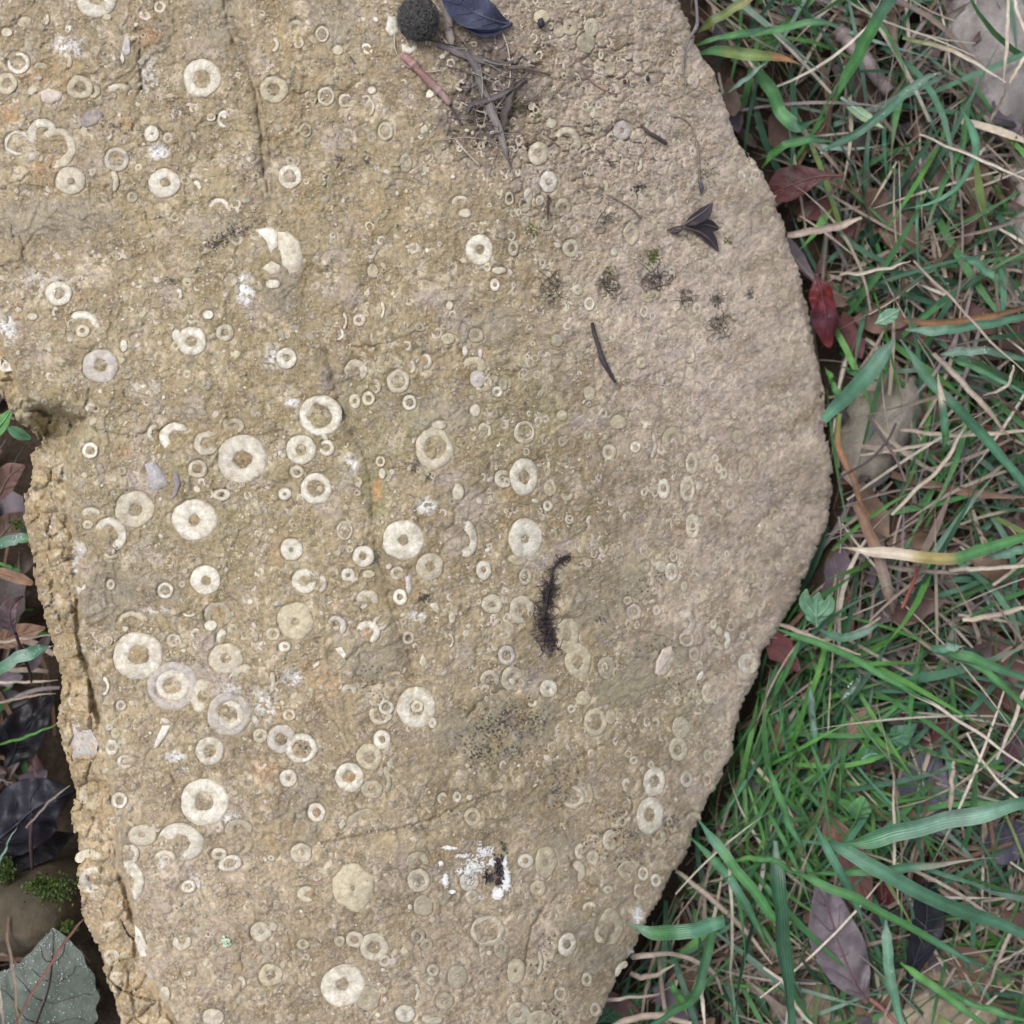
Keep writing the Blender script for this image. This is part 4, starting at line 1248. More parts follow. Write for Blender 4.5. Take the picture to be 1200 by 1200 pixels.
def leaf(label, rib, widths, zs, cols, name='fallen_leaf', mat=None, fold=.15, wav=.0012, veins=True, stem=None, stemcol=(.16, .07, .06), teeth=0.0, vcol=None, cat='leaf', group=None, thick=.0002, seed=0, pleat=.00035):
    """leaf blade: midrib path in pixels, (left, right) half widths in pixels along it; midrib, side veins and stalk are parts"""
    n, m = 26, 13
    P = path3(rib, zs, n)
    t = np.linspace(0, 1, n)
    wl_ = np.interp(t, np.linspace(0, 1, len(widths)), [w[0] for w in widths])
    wr_ = np.interp(t, np.linspace(0, 1, len(widths)), [w[1] for w in widths])
    for arr in (wl_, wr_):
        arr[:] = np.convolve(np.pad(arr, 2, mode='edge'), np.array([.1, .2, .4, .2, .1]), 'valid')
        arr[0] = min(arr[0], .5); arr[-1] = min(arr[-1], .5)
        if teeth:
            arr *= 1 + teeth * ((np.arange(n) * 7 % 3) - 1)
    Tn = np.gradient(P, axis=0)
    Tn /= np.linalg.norm(Tn, axis=1)[:, None]
    A_ = np.cross(Tn, [0, 0, 1.0])
    A_ /= np.linalg.norm(A_, axis=1)[:, None] + 1e-9
    u = np.linspace(-1, 1, m)
    k = S * (D - P[:, 2]) / D
    V = np.zeros((n, m, 3))
    for j in range(m):
        w = (wl_ if u[j] < 0 else wr_) * k
        off = u[j] * w
        # veins run forward: shift side points along the rib for a natural outline
        lift = fold * np.abs(off)
        if veins:
            lift = lift + pleat * np.abs(u[j]) ** .5 * np.sin(t * 26 - abs(u[j]) * 5) * (w / (w.max() + 1e-9))
        V[:, j] = P + A_ * off[:, None]
        V[:, j, 2] += lift
    V[..., 2] += wav * fbm(V[..., 0] * 1000 + seed * 40, V[..., 1] * 1000, 14, 3, 300 + seed) * 2
    c = ramp(cols, n)[:, None, :] * np.ones((n, m, 1))
    nz = fbm(V[..., 0] * 1000, V[..., 1] * 1000 + seed * 9, 8, 4, 310 + seed)
    c = c * (1 + .5 * nz)[..., None]
    b = Buf()
    b.add(V.reshape(-1, 3), grid_quads(n, m), None, np.clip(c.reshape(-1, 3), .004, .8))
    root = b.build(name, mat or M_LEAF)
    sm = root.modifiers.new('thickness', 'SOLIDIFY')
    sm.thickness = thick
    ss = root.modifiers.new('smooth', 'SUBSURF')
    ss.levels = ss.render_levels = 1
    tag(root, label, cat, group)
    vc = np.array(vcol) if vcol is not None else np.array(GR.get(cols[0], (.1, .1, .1)) if isinstance(cols[0], str) else cols[0]) * 1.5
    mid = m // 2
    vb = Buf()
    q = V[:, mid] + [0, 0, .0001]
    add_tube(vb, q, np.linspace(.0006, .0002, n) if True else .0003, vc, 5)
    if veins:
        for i in range(3, n - 5, 4):
            for sgn in (-1, 1):
                pts = []
                for s_ in range(0, mid):
                    ii = min(n - 1, i + int(s_ * .75))
                    pts.append(V[ii, mid + sgn * s_] + [0, 0, .00006])
                pts = np.array(pts)
                if np.linalg.norm(pts[-1] - pts[0]) > .003:
                    add_tube(vb, pts, np.linspace(.00026, .00008, len(pts)), vc, 4)
    vb.build('veins', mat or M_LEAF, root, origin=None)
    if stem:
        sp, sz, sw = stem
        sb = Buf()
        Q2 = path3(sp, sz, 14)
        add_tube(sb, Q2, np.linspace(sw, sw * .8, 14) * .5 * S * 1.1, stemcol, 7)
        sb.build('stalk', M_TWIG, root, origin=None)
    return root


def twig(label, pts, w, zs, cols, name='twig', cat='twig', knots=0, mat=None, group=None, side=7):
    n = max(12, 6 * len(pts))
    P = path3(pts, zs, n)
    w = np.interp(np.linspace(0, 1, n), np.linspace(0, 1, len(np.atleast_1d(w))), np.atleast_1d(w))
    r = wpx(w, P[:, 2]) * .5 * (1 + .14 * gnoise(np.linspace(0, n * .55, n) + rb.uniform(0, 99), np.zeros(n)))
    for k in range(knots):
        r[rb.randrange(2, n - 2)] *= 1.3
    b = Buf()
    c = ramp(cols, n) * (1 + .25 * gnoise(np.linspace(0, 9, n) + rb.uniform(0, 9), np.zeros(n)))[:, None]
    add_tube(b, P, r, c, side)
    return tag(b.build(name, mat or M_TWIG), label, cat, group)


# ------------------------------------------------------------------ stones in the grass
stone('tan pebble in the grass right of the rock with crossed dark twigs on it', 1028, 500, -86, 40, 70, 15, -22, (.205, .182, .152), 1)
stone('large grey stone behind dry stalks at the upper right corner', 1172, 60, -90, 70, 110, 22, 10, (.21, .19, .185), 2)
stone('grey stone half hidden in grass at the right edge', 1205, 260, -88, 34, 80, 22, 5, (.28, .245, .23), 3)
stone('pale tan stone under the black leaf at the bottom right', 1085, 1172, -92, 105, 66, 17, 12, (.31, .25, .18), 4)
stone('small tan stone beside the large grey purple leaf', 945, 1180, -92, 46, 46, 16, 0, (.29, .235, .17), 5)
stone('brown mossy stone in the hollow left of the rock', 62, 1052, -74, 62, 56, 30, 0, (.062, .050, .034), 6)

# ------------------------------------------------------------------ fallen leaves round the rock
leaf('dark crimson leaf poking out beside the upper right edge of the rock', [(990, 205), (955, 208), (925, 218), (895, 232)], [(0, 0), (6, 6), (16, 20), (18, 24), (4, 4)], [-60, -66, -72], [(.045, .010, .012), (.055, .012, .014), (.06, .012, .013)], seed=1, vcol=(.10, .04, .035))
leaf('crumpled bright red leaf tucked under the right edge of the rock', [(955, 322), (964, 345), (968, 372), (972, 408)], [(0, 0), (15, 14), (17, 16), (16, 15), (3, 3)], [-66, -62, -70], [(.05, .028, .042), (.13, .014, .013), (.06, .02, .032), (.10, .012, .014)], wav=.004, fold=-.35, mat=M_WET, seed=2, vcol=(.09, .03, .035))
leaf('grey purple felted leaf lying on the tan stone at the bottom right', [(1018, 1172), (1000, 1150), (985, 1110), (968, 1060), (955, 1035)], [(0, 0), (14, 18), (30, 30), (34, 26), (20, 18), (2, 2)], [-68, -64, -66], [(.115, .092, .105), (.095, .078, .09), (.125, .10, .115), (.085, .072, .085)], wav=.0022, fold=.2, stem=([(1018, 1170), (1032, 1180), (1048, 1197), (1060, 1215)], [-68, -66], 6), stemcol=(.20, .09, .08), seed=3, pleat=.0013, vcol=(.10, .055, .065))
leaf('glossy black pointed leaf under the long blades at the bottom right', [(1064, 1160), (1070, 1130), (1084, 1090), (1088, 1050), (1096, 1035)], [(0, 0), (9, 11), (18, 22), (18, 22), (2, 2)], [-70, -66, -70], [(.006, .006, .009), (.009, .009, .014), (.006, .006, .009)], mat=M_WET, stem=([(1064, 1158), (1061, 1170), (1058, 1182)], [-70, -74], 3), stemcol=(.02, .015, .015), seed=4, vcol=(.02, .02, .03))
leaf('reddish brown leaf under crossing blades right of the rock', [(968, 950), (985, 985), (1005, 1030), (1020, 1065)], [(0, 0), (15, 22), (22, 22), (16, 14), (2, 2)], [-72, -68, -72], [(.10, .045, .035), (.15, .075, .065), (.13, .055, .05)], seed=5)
leaf('dark wine red leaf beside the glossy black leaf', [(1025, 1035), (1045, 1046), (1075, 1062)], [(0, 0), (16, 16), (14, 14), (1, 1)], [-78, -74], [(.07, .012, .016), (.09, .02, .03)], mat=M_WET, seed=6)
leaf('large slate purple leaf in the grass at the lower right', [(1055, 990), (1075, 945), (1090, 900), (1104, 880)], [(0, 0), (26, 26), (34, 30), (20, 18), (2, 2)], [-80, -76, -80], [(.085, .075, .11), (.10, .088, .13), (.085, .075, .105)], seed=7)
leaf('dark slate leaf at the right edge below the thick green blade', [(1210, 960), (1180, 985), (1150, 1010)], [(0, 0), (22, 22), (24, 24), (2, 2)], [-78, -76], [(.035, .033, .05), (.05, .048, .07)], seed=8)
leaf('red brown leaf at the right edge behind thin straws', [(1152, 730), (1170, 770), (1185, 810), (1190, 840)], [(0, 0), (20, 22), (26, 26), (20, 18), (2, 2)], [-80, -76, -80], [(.10, .04, .035), (.12, .05, .045), (.10, .035, .035)], seed=9)
leaf('brown decaying leaf beneath the grass tuft by the lower right edge', [(945, 900), (975, 880), (1005, 850), (1030, 825)], [(0, 0), (13, 14), (16, 16), (12, 10), (1, 1)], [-76, -72, -74], [(.14, .09, .065), (.18, .12, .09), (.16, .10, .06)], seed=10)
leaf('dark purple leaf at the right edge above the slate leaf', [(1205, 850), (1188, 870), (1180, 900)], [(0, 0), (20, 16), (18, 16), (1, 1)], [-78, -76], [(.07, .035, .05), (.09, .05, .07)], seed=11)
leaf('flat dark green leaf under the bottom right edge of the rock', [(700, 1200), (725, 1180), (752, 1165)], [(0, 0), (16, 16), (15, 15), (1, 1)], [-80, -76], ['d', (.035, .085, .035)], seed=12)
leaf('dark leaf beside the crimson leaf', [(1090, 170), (1075, 155), (1050, 150)], [(0, 0), (15, 15), (12, 12), (1, 1)], [-82, -80], [(.03, .022, .022), (.04, .03, .03)], seed=13)
# left hollow
leaf('big bluish black wet leaf in the hollow left of the rock', [(-30, 1010), (10, 975), (45, 945), (90, 925)], [(0, 0), (34, 30), (46, 40), (30, 26), (2, 2)], [-50, -44, -52], [(.009, .009, .013), (.016, .015, .024), (.011, .011, .016)], mat=M_WET, wav=.005, fold=-.3, seed=14, pleat=.001, vcol=(.03, .028, .04), stem=([(38, 960), (36, 985), (38, 1018)], [-42, -44, -50], 5), stemcol=(.05, .03, .035))
leaf('crinkled black leaf deep in the hollow left of the rock', [(5, 900), (20, 870), (45, 835), (62, 815)], [(0, 0), (24, 24), (26, 26), (14, 14), (1, 1)], [-66, -62, -66], [(.007, .006, .008), (.01, .009, .012)], mat=M_WET, wav=.004, seed=15)
leaf('shiny black leaf folded at the lower left', [(-20, 1030), (15, 1005), (60, 985), (90, 975)], [(0, 0), (14, 18), (18, 20), (1, 1)], [-62, -58, -62], [(.008, .007, .01), (.011, .010, .015)], mat=M_WET, wav=.004, seed=16)
leaf('dull purple dry leaf with a thin stalk by the left rim', [(18, 742), (12, 728), (14, 712), (28, 698)], [(0, 0), (13, 9), (16, 11), (8, 7), (1, 1)], [-38, -36, -40], [(.055, .035, .045), (.075, .045, .055), (.09, .05, .05)], fold=.5, seed=17, stem=([(18, 742), (26, 765), (34, 785), (37, 800)], [-38, -46], 4), stemcol=(.035, .02, .025), vcol=(.05, .03, .035))
leaf('brown strap leaf lying under the left rim', [(-10, 668), (15, 675), (40, 684)], [(4, 4), (7, 7), (7, 7), (3, 3)], [-46, -44], [(.13, .065, .035), (.16, .085, .05)], veins=False, seed=18)
leaf('rusty brown leaf in the hollow under the dry purple leaf', [(-10, 760), (20, 745), (55, 735)], [(0, 0), (14, 12), (12, 10), (1, 1)], [-58, -56], [(.10, .05, .03), (.14, .075, .045)], seed=19)
leaf('large grey green leaf covered in dew at the lower left corner', [(20, 1245), (45, 1190), (60, 1140), (62, 1088)], [(20, 30), (66, 62), (72, 66), (58, 58), (34, 34), (2, 2)], [-44, -40, -46], [(.06, .078, .064), (.07, .088, .073), (.055, .07, .056)], wav=.0012, fold=-.1, teeth=.07, seed=20, vcol=(.06, .042, .04), name='bramble_leaf')
DEWLEAF = bpy.data.objects[[o.name for o in bpy.data.objects if o.name.startswith('bramble_leaf')][0]]
leaf('bright green leaf in the notch at the left edge', [(-14, 515), (0, 500), (14, 478)], [(0, 0), (9, 9), (9, 8), (1, 1)], [-40, -36], ['g', 'b'], veins=False, seed=21)
leaf('small dark green leaf under the notch at the left edge', [(8, 500), (22, 508), (38, 514)], [(0, 0), (7, 7), (7, 7), (1, 1)], [-50, -46], ['d', 'g'], veins=False, seed=22)
leaf('reddish brown dead leaf in the hollow below the notch', [(-5, 590), (10, 560), (30, 545)], [(0, 0), (16, 14), (14, 12), (1, 1)], [-60, -56], [(.07, .035, .025), (.10, .05, .04)], seed=23)
leaf('dark brown dead leaf in the hollow beside the left rim', [(-12, 650), (8, 620), (28, 600)], [(0, 0), (16, 14), (14, 14), (1, 1)], [-66, -62], [(.05, .028, .02), (.07, .04, .03)], seed=24)

# green broad leaves (clover and lobed) on the right
lobed = leaf('lobed pale green leaf beside the dark gap right of the rock', [(958, 735), (957, 722), (957, 708), (960, 694)], [(0, 0), (12, 12), (15, 14), (9, 9), (1, 1)], [-62, -58], ['t', (.10, .20, .12)], name='clover_leaf', seed=25, vcol=(.13, .23, .15))
for rib_ in ([(957, 722), (948, 712), (943, 702), (945, 690)], [(957, 722), (967, 714), (972, 706), (973, 697)]):
    lb = leaf(None, rib_, [(0, 0), (8, 8), (9, 9), (6, 6), (1, 1)], [-61, -57], ['t', (.11, .21, .12)], name='lobe', seed=len(rib_) + int(rib_[1][0]) % 7, vcol=(.13, .23, .15), veins=False, cat=None)
    lb.location = np.array(lb.location) - np.array(lobed.location)
    lb.parent = lobed
leaf('round green clover leaf among purple leaves at the lower right', [(1003, 960), (1007, 948), (1010, 932)], [(0, 0), (12, 13), (14, 14), (9, 9), (1, 1)], [-66, -64], ['d', 'g'], name='clover_leaf', seed=26, vcol=(.08, .17, .06))
leaf('rounded blue green clover leaf below the long pale straw', [(1040, 868), (1055, 862), (1075, 848)], [(0, 0), (12, 12), (15, 14), (8, 8), (1, 1)], [-68, -66], ['d', (.05, .12, .075)], name='clover_leaf', seed=27, vcol=(.07, .15, .09))
leaf('small folded pale leaf on the stalk above the tan pebble', [(1025, 380), (1040, 372), (1055, 362)], [(0, 0), (8, 7), (9, 8), (1, 1)], [-58, -54], ['p', 't'], name='clover_leaf', seed=28, vcol=(.2, .3, .2))
leaf('blue green leaflet under the grass at the right', [(1010, 890), (1022, 884), (1035, 885)], [(0, 0), (9, 9), (9, 9), (1, 1)], [-70, -68], ['t', 'd'], name='clover_leaf', seed=29)
leaf('green leaf under straws near the upper right corner of the grass', [(985, 115), (1005, 130), (1035, 150)], [(0, 0), (7, 7), (7, 7), (1, 1)], [-70, -66], ['p', 'l'], name='clover_leaf', veins=False, seed=30)

# ------------------------------------------------------------------ single grass blades one can pick out
BL = [
 ('wide dark green blade hanging from the top edge right of the rock', [(1052, -12), (1022, 33), (1000, 75), (970, 130)], 16, [-40, -52, -66], 'dgg'),
 ('pale dewy blade crossing above the crimson leaf', [(1102, 84), (1072, 100), (1030, 137), (987, 165), (948, 184)], 10, [-46, -46, -52], 'ptt'),
 ('broad curled blade beside the top right edge of the rock', [(885, 72), (900, 102), (917, 134), (937, 148), (962, 138)], 16, [-62, -64, -60], 'ggd'),
 ('pointed blade lying across the yellowed blade near the top', [(850, 47), (900, 36), (950, 28), (992, 26)], 10, [-58, -50, -46], 'ggt'),
 ('bright green blade arching over the crimson leaf', [(893, 196), (908, 178), (930, 167), (955, 164), (985, 168)], 9, [-62, -54, -58], 'bgt'),
 ('long blade arching into a hook at the right', [(1124, 126), (1140, 152), (1143, 185), (1122, 220), (1090, 238), (1055, 248)], 9, [-62, -50, -56], 'ttt'),
 ('yellowed broad blade across the top right edge of the rock', [(816, 62), (850, 61), (880, 64), (910, 68), (945, 78)], 15, [-50, -50, -58], 'gllo'),
 ('straight green blade above the yellowed blade', [(812, 54), (845, 45), (880, 38), (912, 30)], 9, [-52, -46, -46], 'ggd'),
 ('yellowish blade running up to the top edge beside the rock', [(818, 38), (835, 25), (862, 8), (895, -12)], 10, [-54, -46, -44], 'lly'),
 ('narrow pale blade above the dark gap at the upper right edge', [(854, 108), (880, 88), (902, 70)], 6, [-52, -44], 'pp'),
 ('wide teal blade pointing down left onto the rock edge', [(1048, 396), (1022, 432), (995, 462), (964, 492)], 20, [-58, -50, -48], 'ptt'),
 ('long teal blade falling away to the right of the tan pebble', [(1055, 397), (1085, 442), (1125, 482), (1165, 525), (1206, 572)], 12, [-52, -44, -50], 'tdt'),
 ('teal blade running to the right edge along the orange strap', [(1062, 386), (1100, 388), (1140, 382), (1206, 370)], 11, [-58, -50, -48], 'ptt'),
 ('light teal blade with dew at the right edge below the orange strap', [(1102, 416), (1130, 411), (1160, 412), (1206, 421)], 10, [-54, -48, -50], 'ppt'),
 ('thin green blade sloping to the right edge below the light teal blade', [(1112, 418), (1150, 435), (1206, 464)], 8, [-56, -52], 'gt'),
 ('short upright blade with a bleached tip right of the tan pebble', [(1108, 528), (1107, 500), (1104, 470), (1097, 433)], 9, [-52, -44, -46], 'gts'),
 ('curved green blade in the dark gap at the upper right', [(1122, 296), (1148, 312), (1168, 332), (1171, 352)], 10, [-60, -54, -60], 'ttg'),
 ('half withered blade, tan at the tip and green to the right', [(1206, 628), (1150, 644), (1112, 655), (1060, 650), (1015, 646), (980, 642)], 14, [-50, -48, -58], 'ggyss'),
 ('green blade ending on the withered blade at the right edge', [(1206, 643), (1180, 648), (1152, 655)], 11, [-50, -54], 'tp'),
 ('slender green blade leaving the rock edge to the lower right', [(908, 736), (940, 748), (985, 764), (1035, 792), (1070, 812), (1100, 828)], 8, [-58, -52, -52], 'ggg'),
 ('broad green blade running to the right edge above the red brown leaf', [(1090, 757), (1120, 764), (1155, 777), (1206, 797)], 12, [-56, -50, -50], 'ggt'),
 ('blunt pale blade stub above the broad green blade', [(1090, 762), (1110, 760), (1132, 757)], 9, [-50, -50], 'tp'),
 ('green blade bending down across the red brown leaf', [(1095, 765), (1135, 775), (1165, 795), (1206, 832)], 8, [-58, -50, -50], 'tgg'),
 ('pale blade beside the lobed leaf below the dark gap', [(960, 738), (985, 747), (1010, 742), (1035, 728)], 10, [-60, -54], 'ttp'),
 ('dewy blade slanting under the slender green blade', [(985, 820), (998, 805), (1012, 788)], 10, [-62, -60], 'pp'),
 ('upright pale teal blade in the tuft by the lower right edge', [(957, 880), (953, 850), (950, 822), (948, 800)], 8, [-68, -58], 'tpp'),
 ('thick teal blade sweeping to the right edge, widest of all', [(985, 990), (1020, 984), (1060, 973), (1112, 960), (1160, 950), (1206, 938)], 21, [-46, -40, -42], 'gtpt'),
 ('long teal blade crossing over the glossy black leaf', [(940, 985), (985, 995), (1025, 1016), (1070, 1042), (1120, 1064), (1165, 1080), (1210, 1098)], 18, [-44, -36, -40], 'ttdt'),
 ('blade with a bleached white tip below the thick teal blade', [(950, 1024), (1000, 1022), (1045, 1019), (1090, 1012), (1125, 1008), (1170, 1005)], 12, [-50, -44, -44], 'ggtww'),
 ('green blade slanting over the tan stone at the bottom right', [(920, 1018), (965, 1038), (1005, 1054), (1062, 1085), (1120, 1118), (1162, 1143)], 11, [-44, -38, -44], 'gggt'),
 ('wide dark teal blade standing down the bottom edge', [(908, 985), (910, 1030), (913, 1075), (917, 1120), (924, 1165), (928, 1215)], 22, [-56, -44, -40], 'pdddt'),
 ('pale dewy blade across the tan stone between two leaves', [(1038, 1078), (1040, 1110), (1044, 1150), (1058, 1210)], 12, [-60, -54, -48], 'ptt'),
 ('thin green blade forking at the bottom edge right of the grey leaf', [(1055, 1128), (1080, 1146), (1110, 1168), (1158, 1206)], 9, [-58, -48], 'bg'),
 ('green blade below the long slanting one at the bottom right', [(1080, 1145), (1120, 1168), (1160, 1182), (1206, 1198)], 9, [-56, -48], 'gg'),
 ('sharp blade pointing down onto the grey purple leaf', [(955, 965), (975, 1005), (995, 1042), (1017, 1090)], 10, [-42, -40, -52], 'ttt'),
 ('narrow blade curving down left of the crossing blades', [(898, 895), (912, 930), (925, 965), (950, 1010)], 8, [-50, -44, -50], 'ggt'),
 ('cut blade with its tip resting on the lower right rim of the rock', [(848, 1079), (832, 1084), (808, 1091), (782, 1094), (755, 1090), (729, 1080)], 17, [-38, -34, -37], 'ttgp'),
 ('long blade leaving the lower right rim downwards', [(818, 960), (842, 992), (868, 1025), (905, 1072), (945, 1110)], 12, [-54, -46, -46], 'tgg'),
 ('second long blade beside the lower right rim', [(808, 980), (840, 1012), (862, 1040), (885, 1082), (905, 1130)], 10, [-60, -52, -52], 'gtg'),
 ('broad bent blade running to the bottom edge below the cut blade', [(836, 1088), (828, 1120), (820, 1150), (808, 1172), (785, 1186), (755, 1208)], 13, [-50, -50, -56], 'gdgt'),
 ('short green blade in front of dry straw below the cut blade', [(786, 1150), (795, 1168), (806, 1190)], 8, [-54, -60], 'gb'),
 ('bright thin blade curving out from the lower right rim', [(850, 1010), (880, 1006), (910, 1010), (945, 1040)], 6, [-56, -50], 'bg'),
 ('dewy blade at the left edge touching the rim', [(-8, 640), (12, 634), (32, 630), (46, 630)], 13, [-36, -30], 'tpg'),
 ('wide dewy teal blade at the left edge below the purple leaf', [(-12, 790), (15, 775), (40, 763), (63, 757)], 15, [-40, -36], 'tpt'),
 ('hair thin green blade above the big black leaf', [(-6, 874), (25, 865), (50, 856), (76, 845)], 3.5, [-40, -36], 'bb'),
 ('thin green blade by the left edge above the brown strap leaf', [(-6, 658), (10, 664), (27, 670)], 4, [-42, -40], 'bg'),
 ('thin grey green blade rising over the black leaf at the left edge', [(-4, 1020), (8, 990), (24, 963)], 3.5, [-44, -40], 'pp'),
 ('green blade in the grass directly right of the widest point of the rock', [(985, 470), (975, 448), (966, 430)], 9, [-66, -62], 'gb'),
 ('short green blade under the wide teal blade near the pebble', [(1028, 446), (1005, 438), (985, 428)], 8, [-64, -60], 'gg'),
]
for i, (lab, pts, w, zs, cols) in enumerate(BL):
    blade(lab, pts, w, zs, list(cols), tip=(.35 if 'wide teal blade pointing' in lab else .97), dew=(14 if 'dew' in lab else 0), crease=rb.uniform(.1, .4), roll=rb.uniform(-.3, .3))

ST = [
 ('pale stalk forking at the upper right corner', [(1058, 44), (1100, 54), (1132, 68), (1178, 97)], 7, [-52, -44], 'lsw'),
 ('upright bleached stalk at the top right corner', [(1182, -8), (1180, 40), (1176, 98)], 6, [-40, -44], 'ws'),
 ('bleached stalk leaning in the top right corner', [(1186, -8), (1196, 25), (1210, 55)], 6, [-40, -40], 'ws'),
 ('dry stalk below the fork at the upper right', [(1180, 97), (1172, 120), (1158, 145)], 7, [-44, -54], 'sk'),
 ('dry stalk rising right from the fork at the upper right', [(1182, 98), (1194, 78), (1208, 55)], 6, [-44, -44], 'sw'),
 ('long pale stalk crossing the grass in the upper right', [(1078, 158), (1125, 178), (1160, 192), (1210, 214)], 5, [-54, -46], 'sww'),
 ('flat pinkish dry blade beside the rock below the crimson leaf', [(922, 276), (950, 272), (985, 264), (1010, 255)], 12, [-66, -62], 'kks'),
 ('orange brown strap running to the right edge', [(1058, 376), (1095, 378), (1130, 376), (1165, 370), (1208, 358)], 12, [-62, -56], 'noon'),
 ('long thin grey stalk crossing the right side diagonally', [(1070, 305), (1112, 347), (1152, 390), (1208, 445)], 5, [-44, -40], 'ks'),
 ('flat straw right of the tan pebble', [(1095, 415), (1120, 440), (1150, 472), (1182, 510)], 9, [-58, -54], 'ksk'),
 ('curved dry straw above the red leaf', [(985, 322), (1012, 320), (1042, 314), (1068, 306)], 6, [-56, -50], 'sw'),
 ('hooked white straw at the right edge', [(1187, 428), (1184, 445), (1172, 457), (1152, 463)], 5, [-50, -52], 'ws'),
 ('kinked straw below the tan pebble', [(1045, 603), (1075, 572), (1105, 545), (1120, 518), (1134, 490)], 7, [-60, -52], 'ssw'),
 ('straw lying level right of the pebble', [(1056, 504), (1100, 509), (1150, 509), (1210, 505)], 7, [-62, -56], 'kss'),
 ('second straw lying level over the pebble end', [(1008, 533), (1050, 527), (1100, 517)], 6, [-60, -60], 'ss'),
 ('yellow brown curved strap between the rock and the pebble', [(984, 486), (981, 508), (985, 530), (998, 556), (1008, 585), (1020, 606)], 10, [-62, -58, -62], 'lono'),
 ('broad flat brown stalk below the pebble', [(1004, 590), (1018, 622), (1030, 652), (1040, 690), (1047, 720)], 18, [-64, -58, -70], 'nnkn'),
 ('thick pale straw ending at the right edge below the withered blade', [(1112, 668), (1150, 666), (1210, 662)], 8, [-60, -54], 'sws'),
 ('pinkish flat straw under the withered blade', [(1040, 664), (1080, 668), (1122, 672)], 9, [-62, -62], 'kks'),
 ('pale split straw starting at the rock below the lobed leaf', [(914, 731), (945, 744), (975, 757), (1009, 766)], 8, [-58, -54], 'kss'),
 ('long cream straw running to the lower right', [(1018, 783), (1060, 806), (1100, 828), (1150, 862), (1206, 900)], 7, [-56, -50], 'sww'),
 ('slanting white straw at the right edge', [(1168, 890), (1182, 858), (1196, 822), (1210, 790)], 7, [-56, -48], 'ws'),
 ('straw lying level above the broad green blade at the right', [(1128, 727), (1165, 722), (1210, 710)], 9, [-60, -56], 'sks'),
 ('upright white straw over the slate purple leaf', [(1047, 915), (1048, 960), (1048, 1010), (1053, 1060)], 5, [-50, -52], 'kws'),
 ('straw leaning over the slate purple leaf', [(1117, 892), (1115, 925), (1112, 958)], 8, [-60, -56], 'sk'),
 ('kinked straw right of the glossy black leaf', [(1185, 1090), (1168, 1130), (1152, 1165), (1140, 1185)], 8, [-60, -56], 'sks'),
 ('tall white straw standing below the lower right rim', [(853, 985), (856, 1040), (858, 1090), (856, 1145), (860, 1180)], 7, [-58, -48, -56], 'kwsw'),
 ('broad dry strap curving under the cut blade', [(740, 1122), (775, 1116), (808, 1122), (835, 1138), (848, 1165)], 12, [-60, -56, -64], 'sksk'),
 ('pale dry strap near the bottom edge of the rock', [(708, 1172), (740, 1168), (775, 1163), (792, 1150)], 9, [-60, -56], 'wsk'),
 ('twisted straw under the bottom right rim', [(738, 1140), (752, 1145), (770, 1140), (790, 1130)], 9, [-64, -60], 'kks'),
 ('flat dry strap running to the bottom edge right of the rock', [(705, 1210), (735, 1196), (770, 1190), (810, 1200)], 10, [-62, -60], 'sks'),
 ('white straw pointing down at the bottom edge', [(820, 1152), (823, 1170), (826, 1200)], 7, [-54, -56], 'ww'),
 ('stiff straw from the lower right rim to the bottom right', [(792, 1020), (830, 1050), (868, 1085), (905, 1130)], 8, [-68, -60], 'sks'),
 ('straw curving at the bottom edge below the dark teal blade', [(895, 1135), (918, 1150), (932, 1178), (955, 1205)], 7, [-58, -54], 'wsw'),
 ('straw at the left edge below the strap leaf', [(-8, 753), (25, 749), (60, 744)], 5, [-48, -44], 'ss'),
 ('bleached straw at the left edge below the wide teal blade', [(-8, 800), (30, 799), (68, 797)], 5, [-48, -44], 'ws'),
 ('pinkish straw at the left edge above the black leaf', [(-8, 824), (30, 817), (66, 812)], 4.5, [-50, -46], 'kk'),
 ('pinkish straw pointing up from the big black leaf', [(30, 970), (48, 950), (66, 932), (82, 920)], 4, [-34, -32], 'kv'),
 ('reddish stalk crossing the large dewy leaf', [(10, 1212), (38, 1165), (65, 1120), (85, 1092), (101, 1074)], 5, [-32, -30, -36], ['n', (.2, .09, .08), (.22, .12, .11)]),
 ('orange brown stalk at the left edge by the dewy leaf', [(8, 1075), (12, 1120), (18, 1165), (22, 1205)], 5, [-44, -34], 'nky'),
 ('bleached straw at the lower left corner', [(-3, 1145), (1, 1175), (4, 1210)], 5, [-40, -34], 'wk'),
]
for (lab, pts, w, zs, cols) in ST:
    blade(lab, pts, w * .72, zs, list(cols), tip=.5, crease=rb.uniform(.15, .5), roll=rb.uniform(-.5, .5), mat=M_STRAW, name='dry_straw', cat='straw', group='dry straws and stalks round the rock')

twig('thick grey purple stick lying in the grass at the upper right', [(982, 34), (1008, 66), (1042, 108)], [17, 18, 15], [-72, -70], [(.19, .155, .155), (.23, .19, .19), (.17, .135, .14)], knots=2)
twig('thin dark twig crossing the tan pebble from upper left', [(1017, 487), (1032, 510), (1050, 538), (1062, 565)], [3, 3, 3], [-60, -58], [(.085, .06, .07), (.13, .09, .10)])
twig('thin dark twig crossing the tan pebble from upper right', [(1050, 496), (1040, 516), (1018, 540), (985, 560), (988, 575)], [3, 3, 2], [-58, -58], [(.07, .05, .055), (.05, .035, .035)])
twig('small red stem in the grass below the withered blade', [(1076, 664), (1068, 688), (1057, 713)], [4, 4], [-60, -64], [(.17, .04, .04), (.20, .07, .05)], name='red_stem', cat='stem')
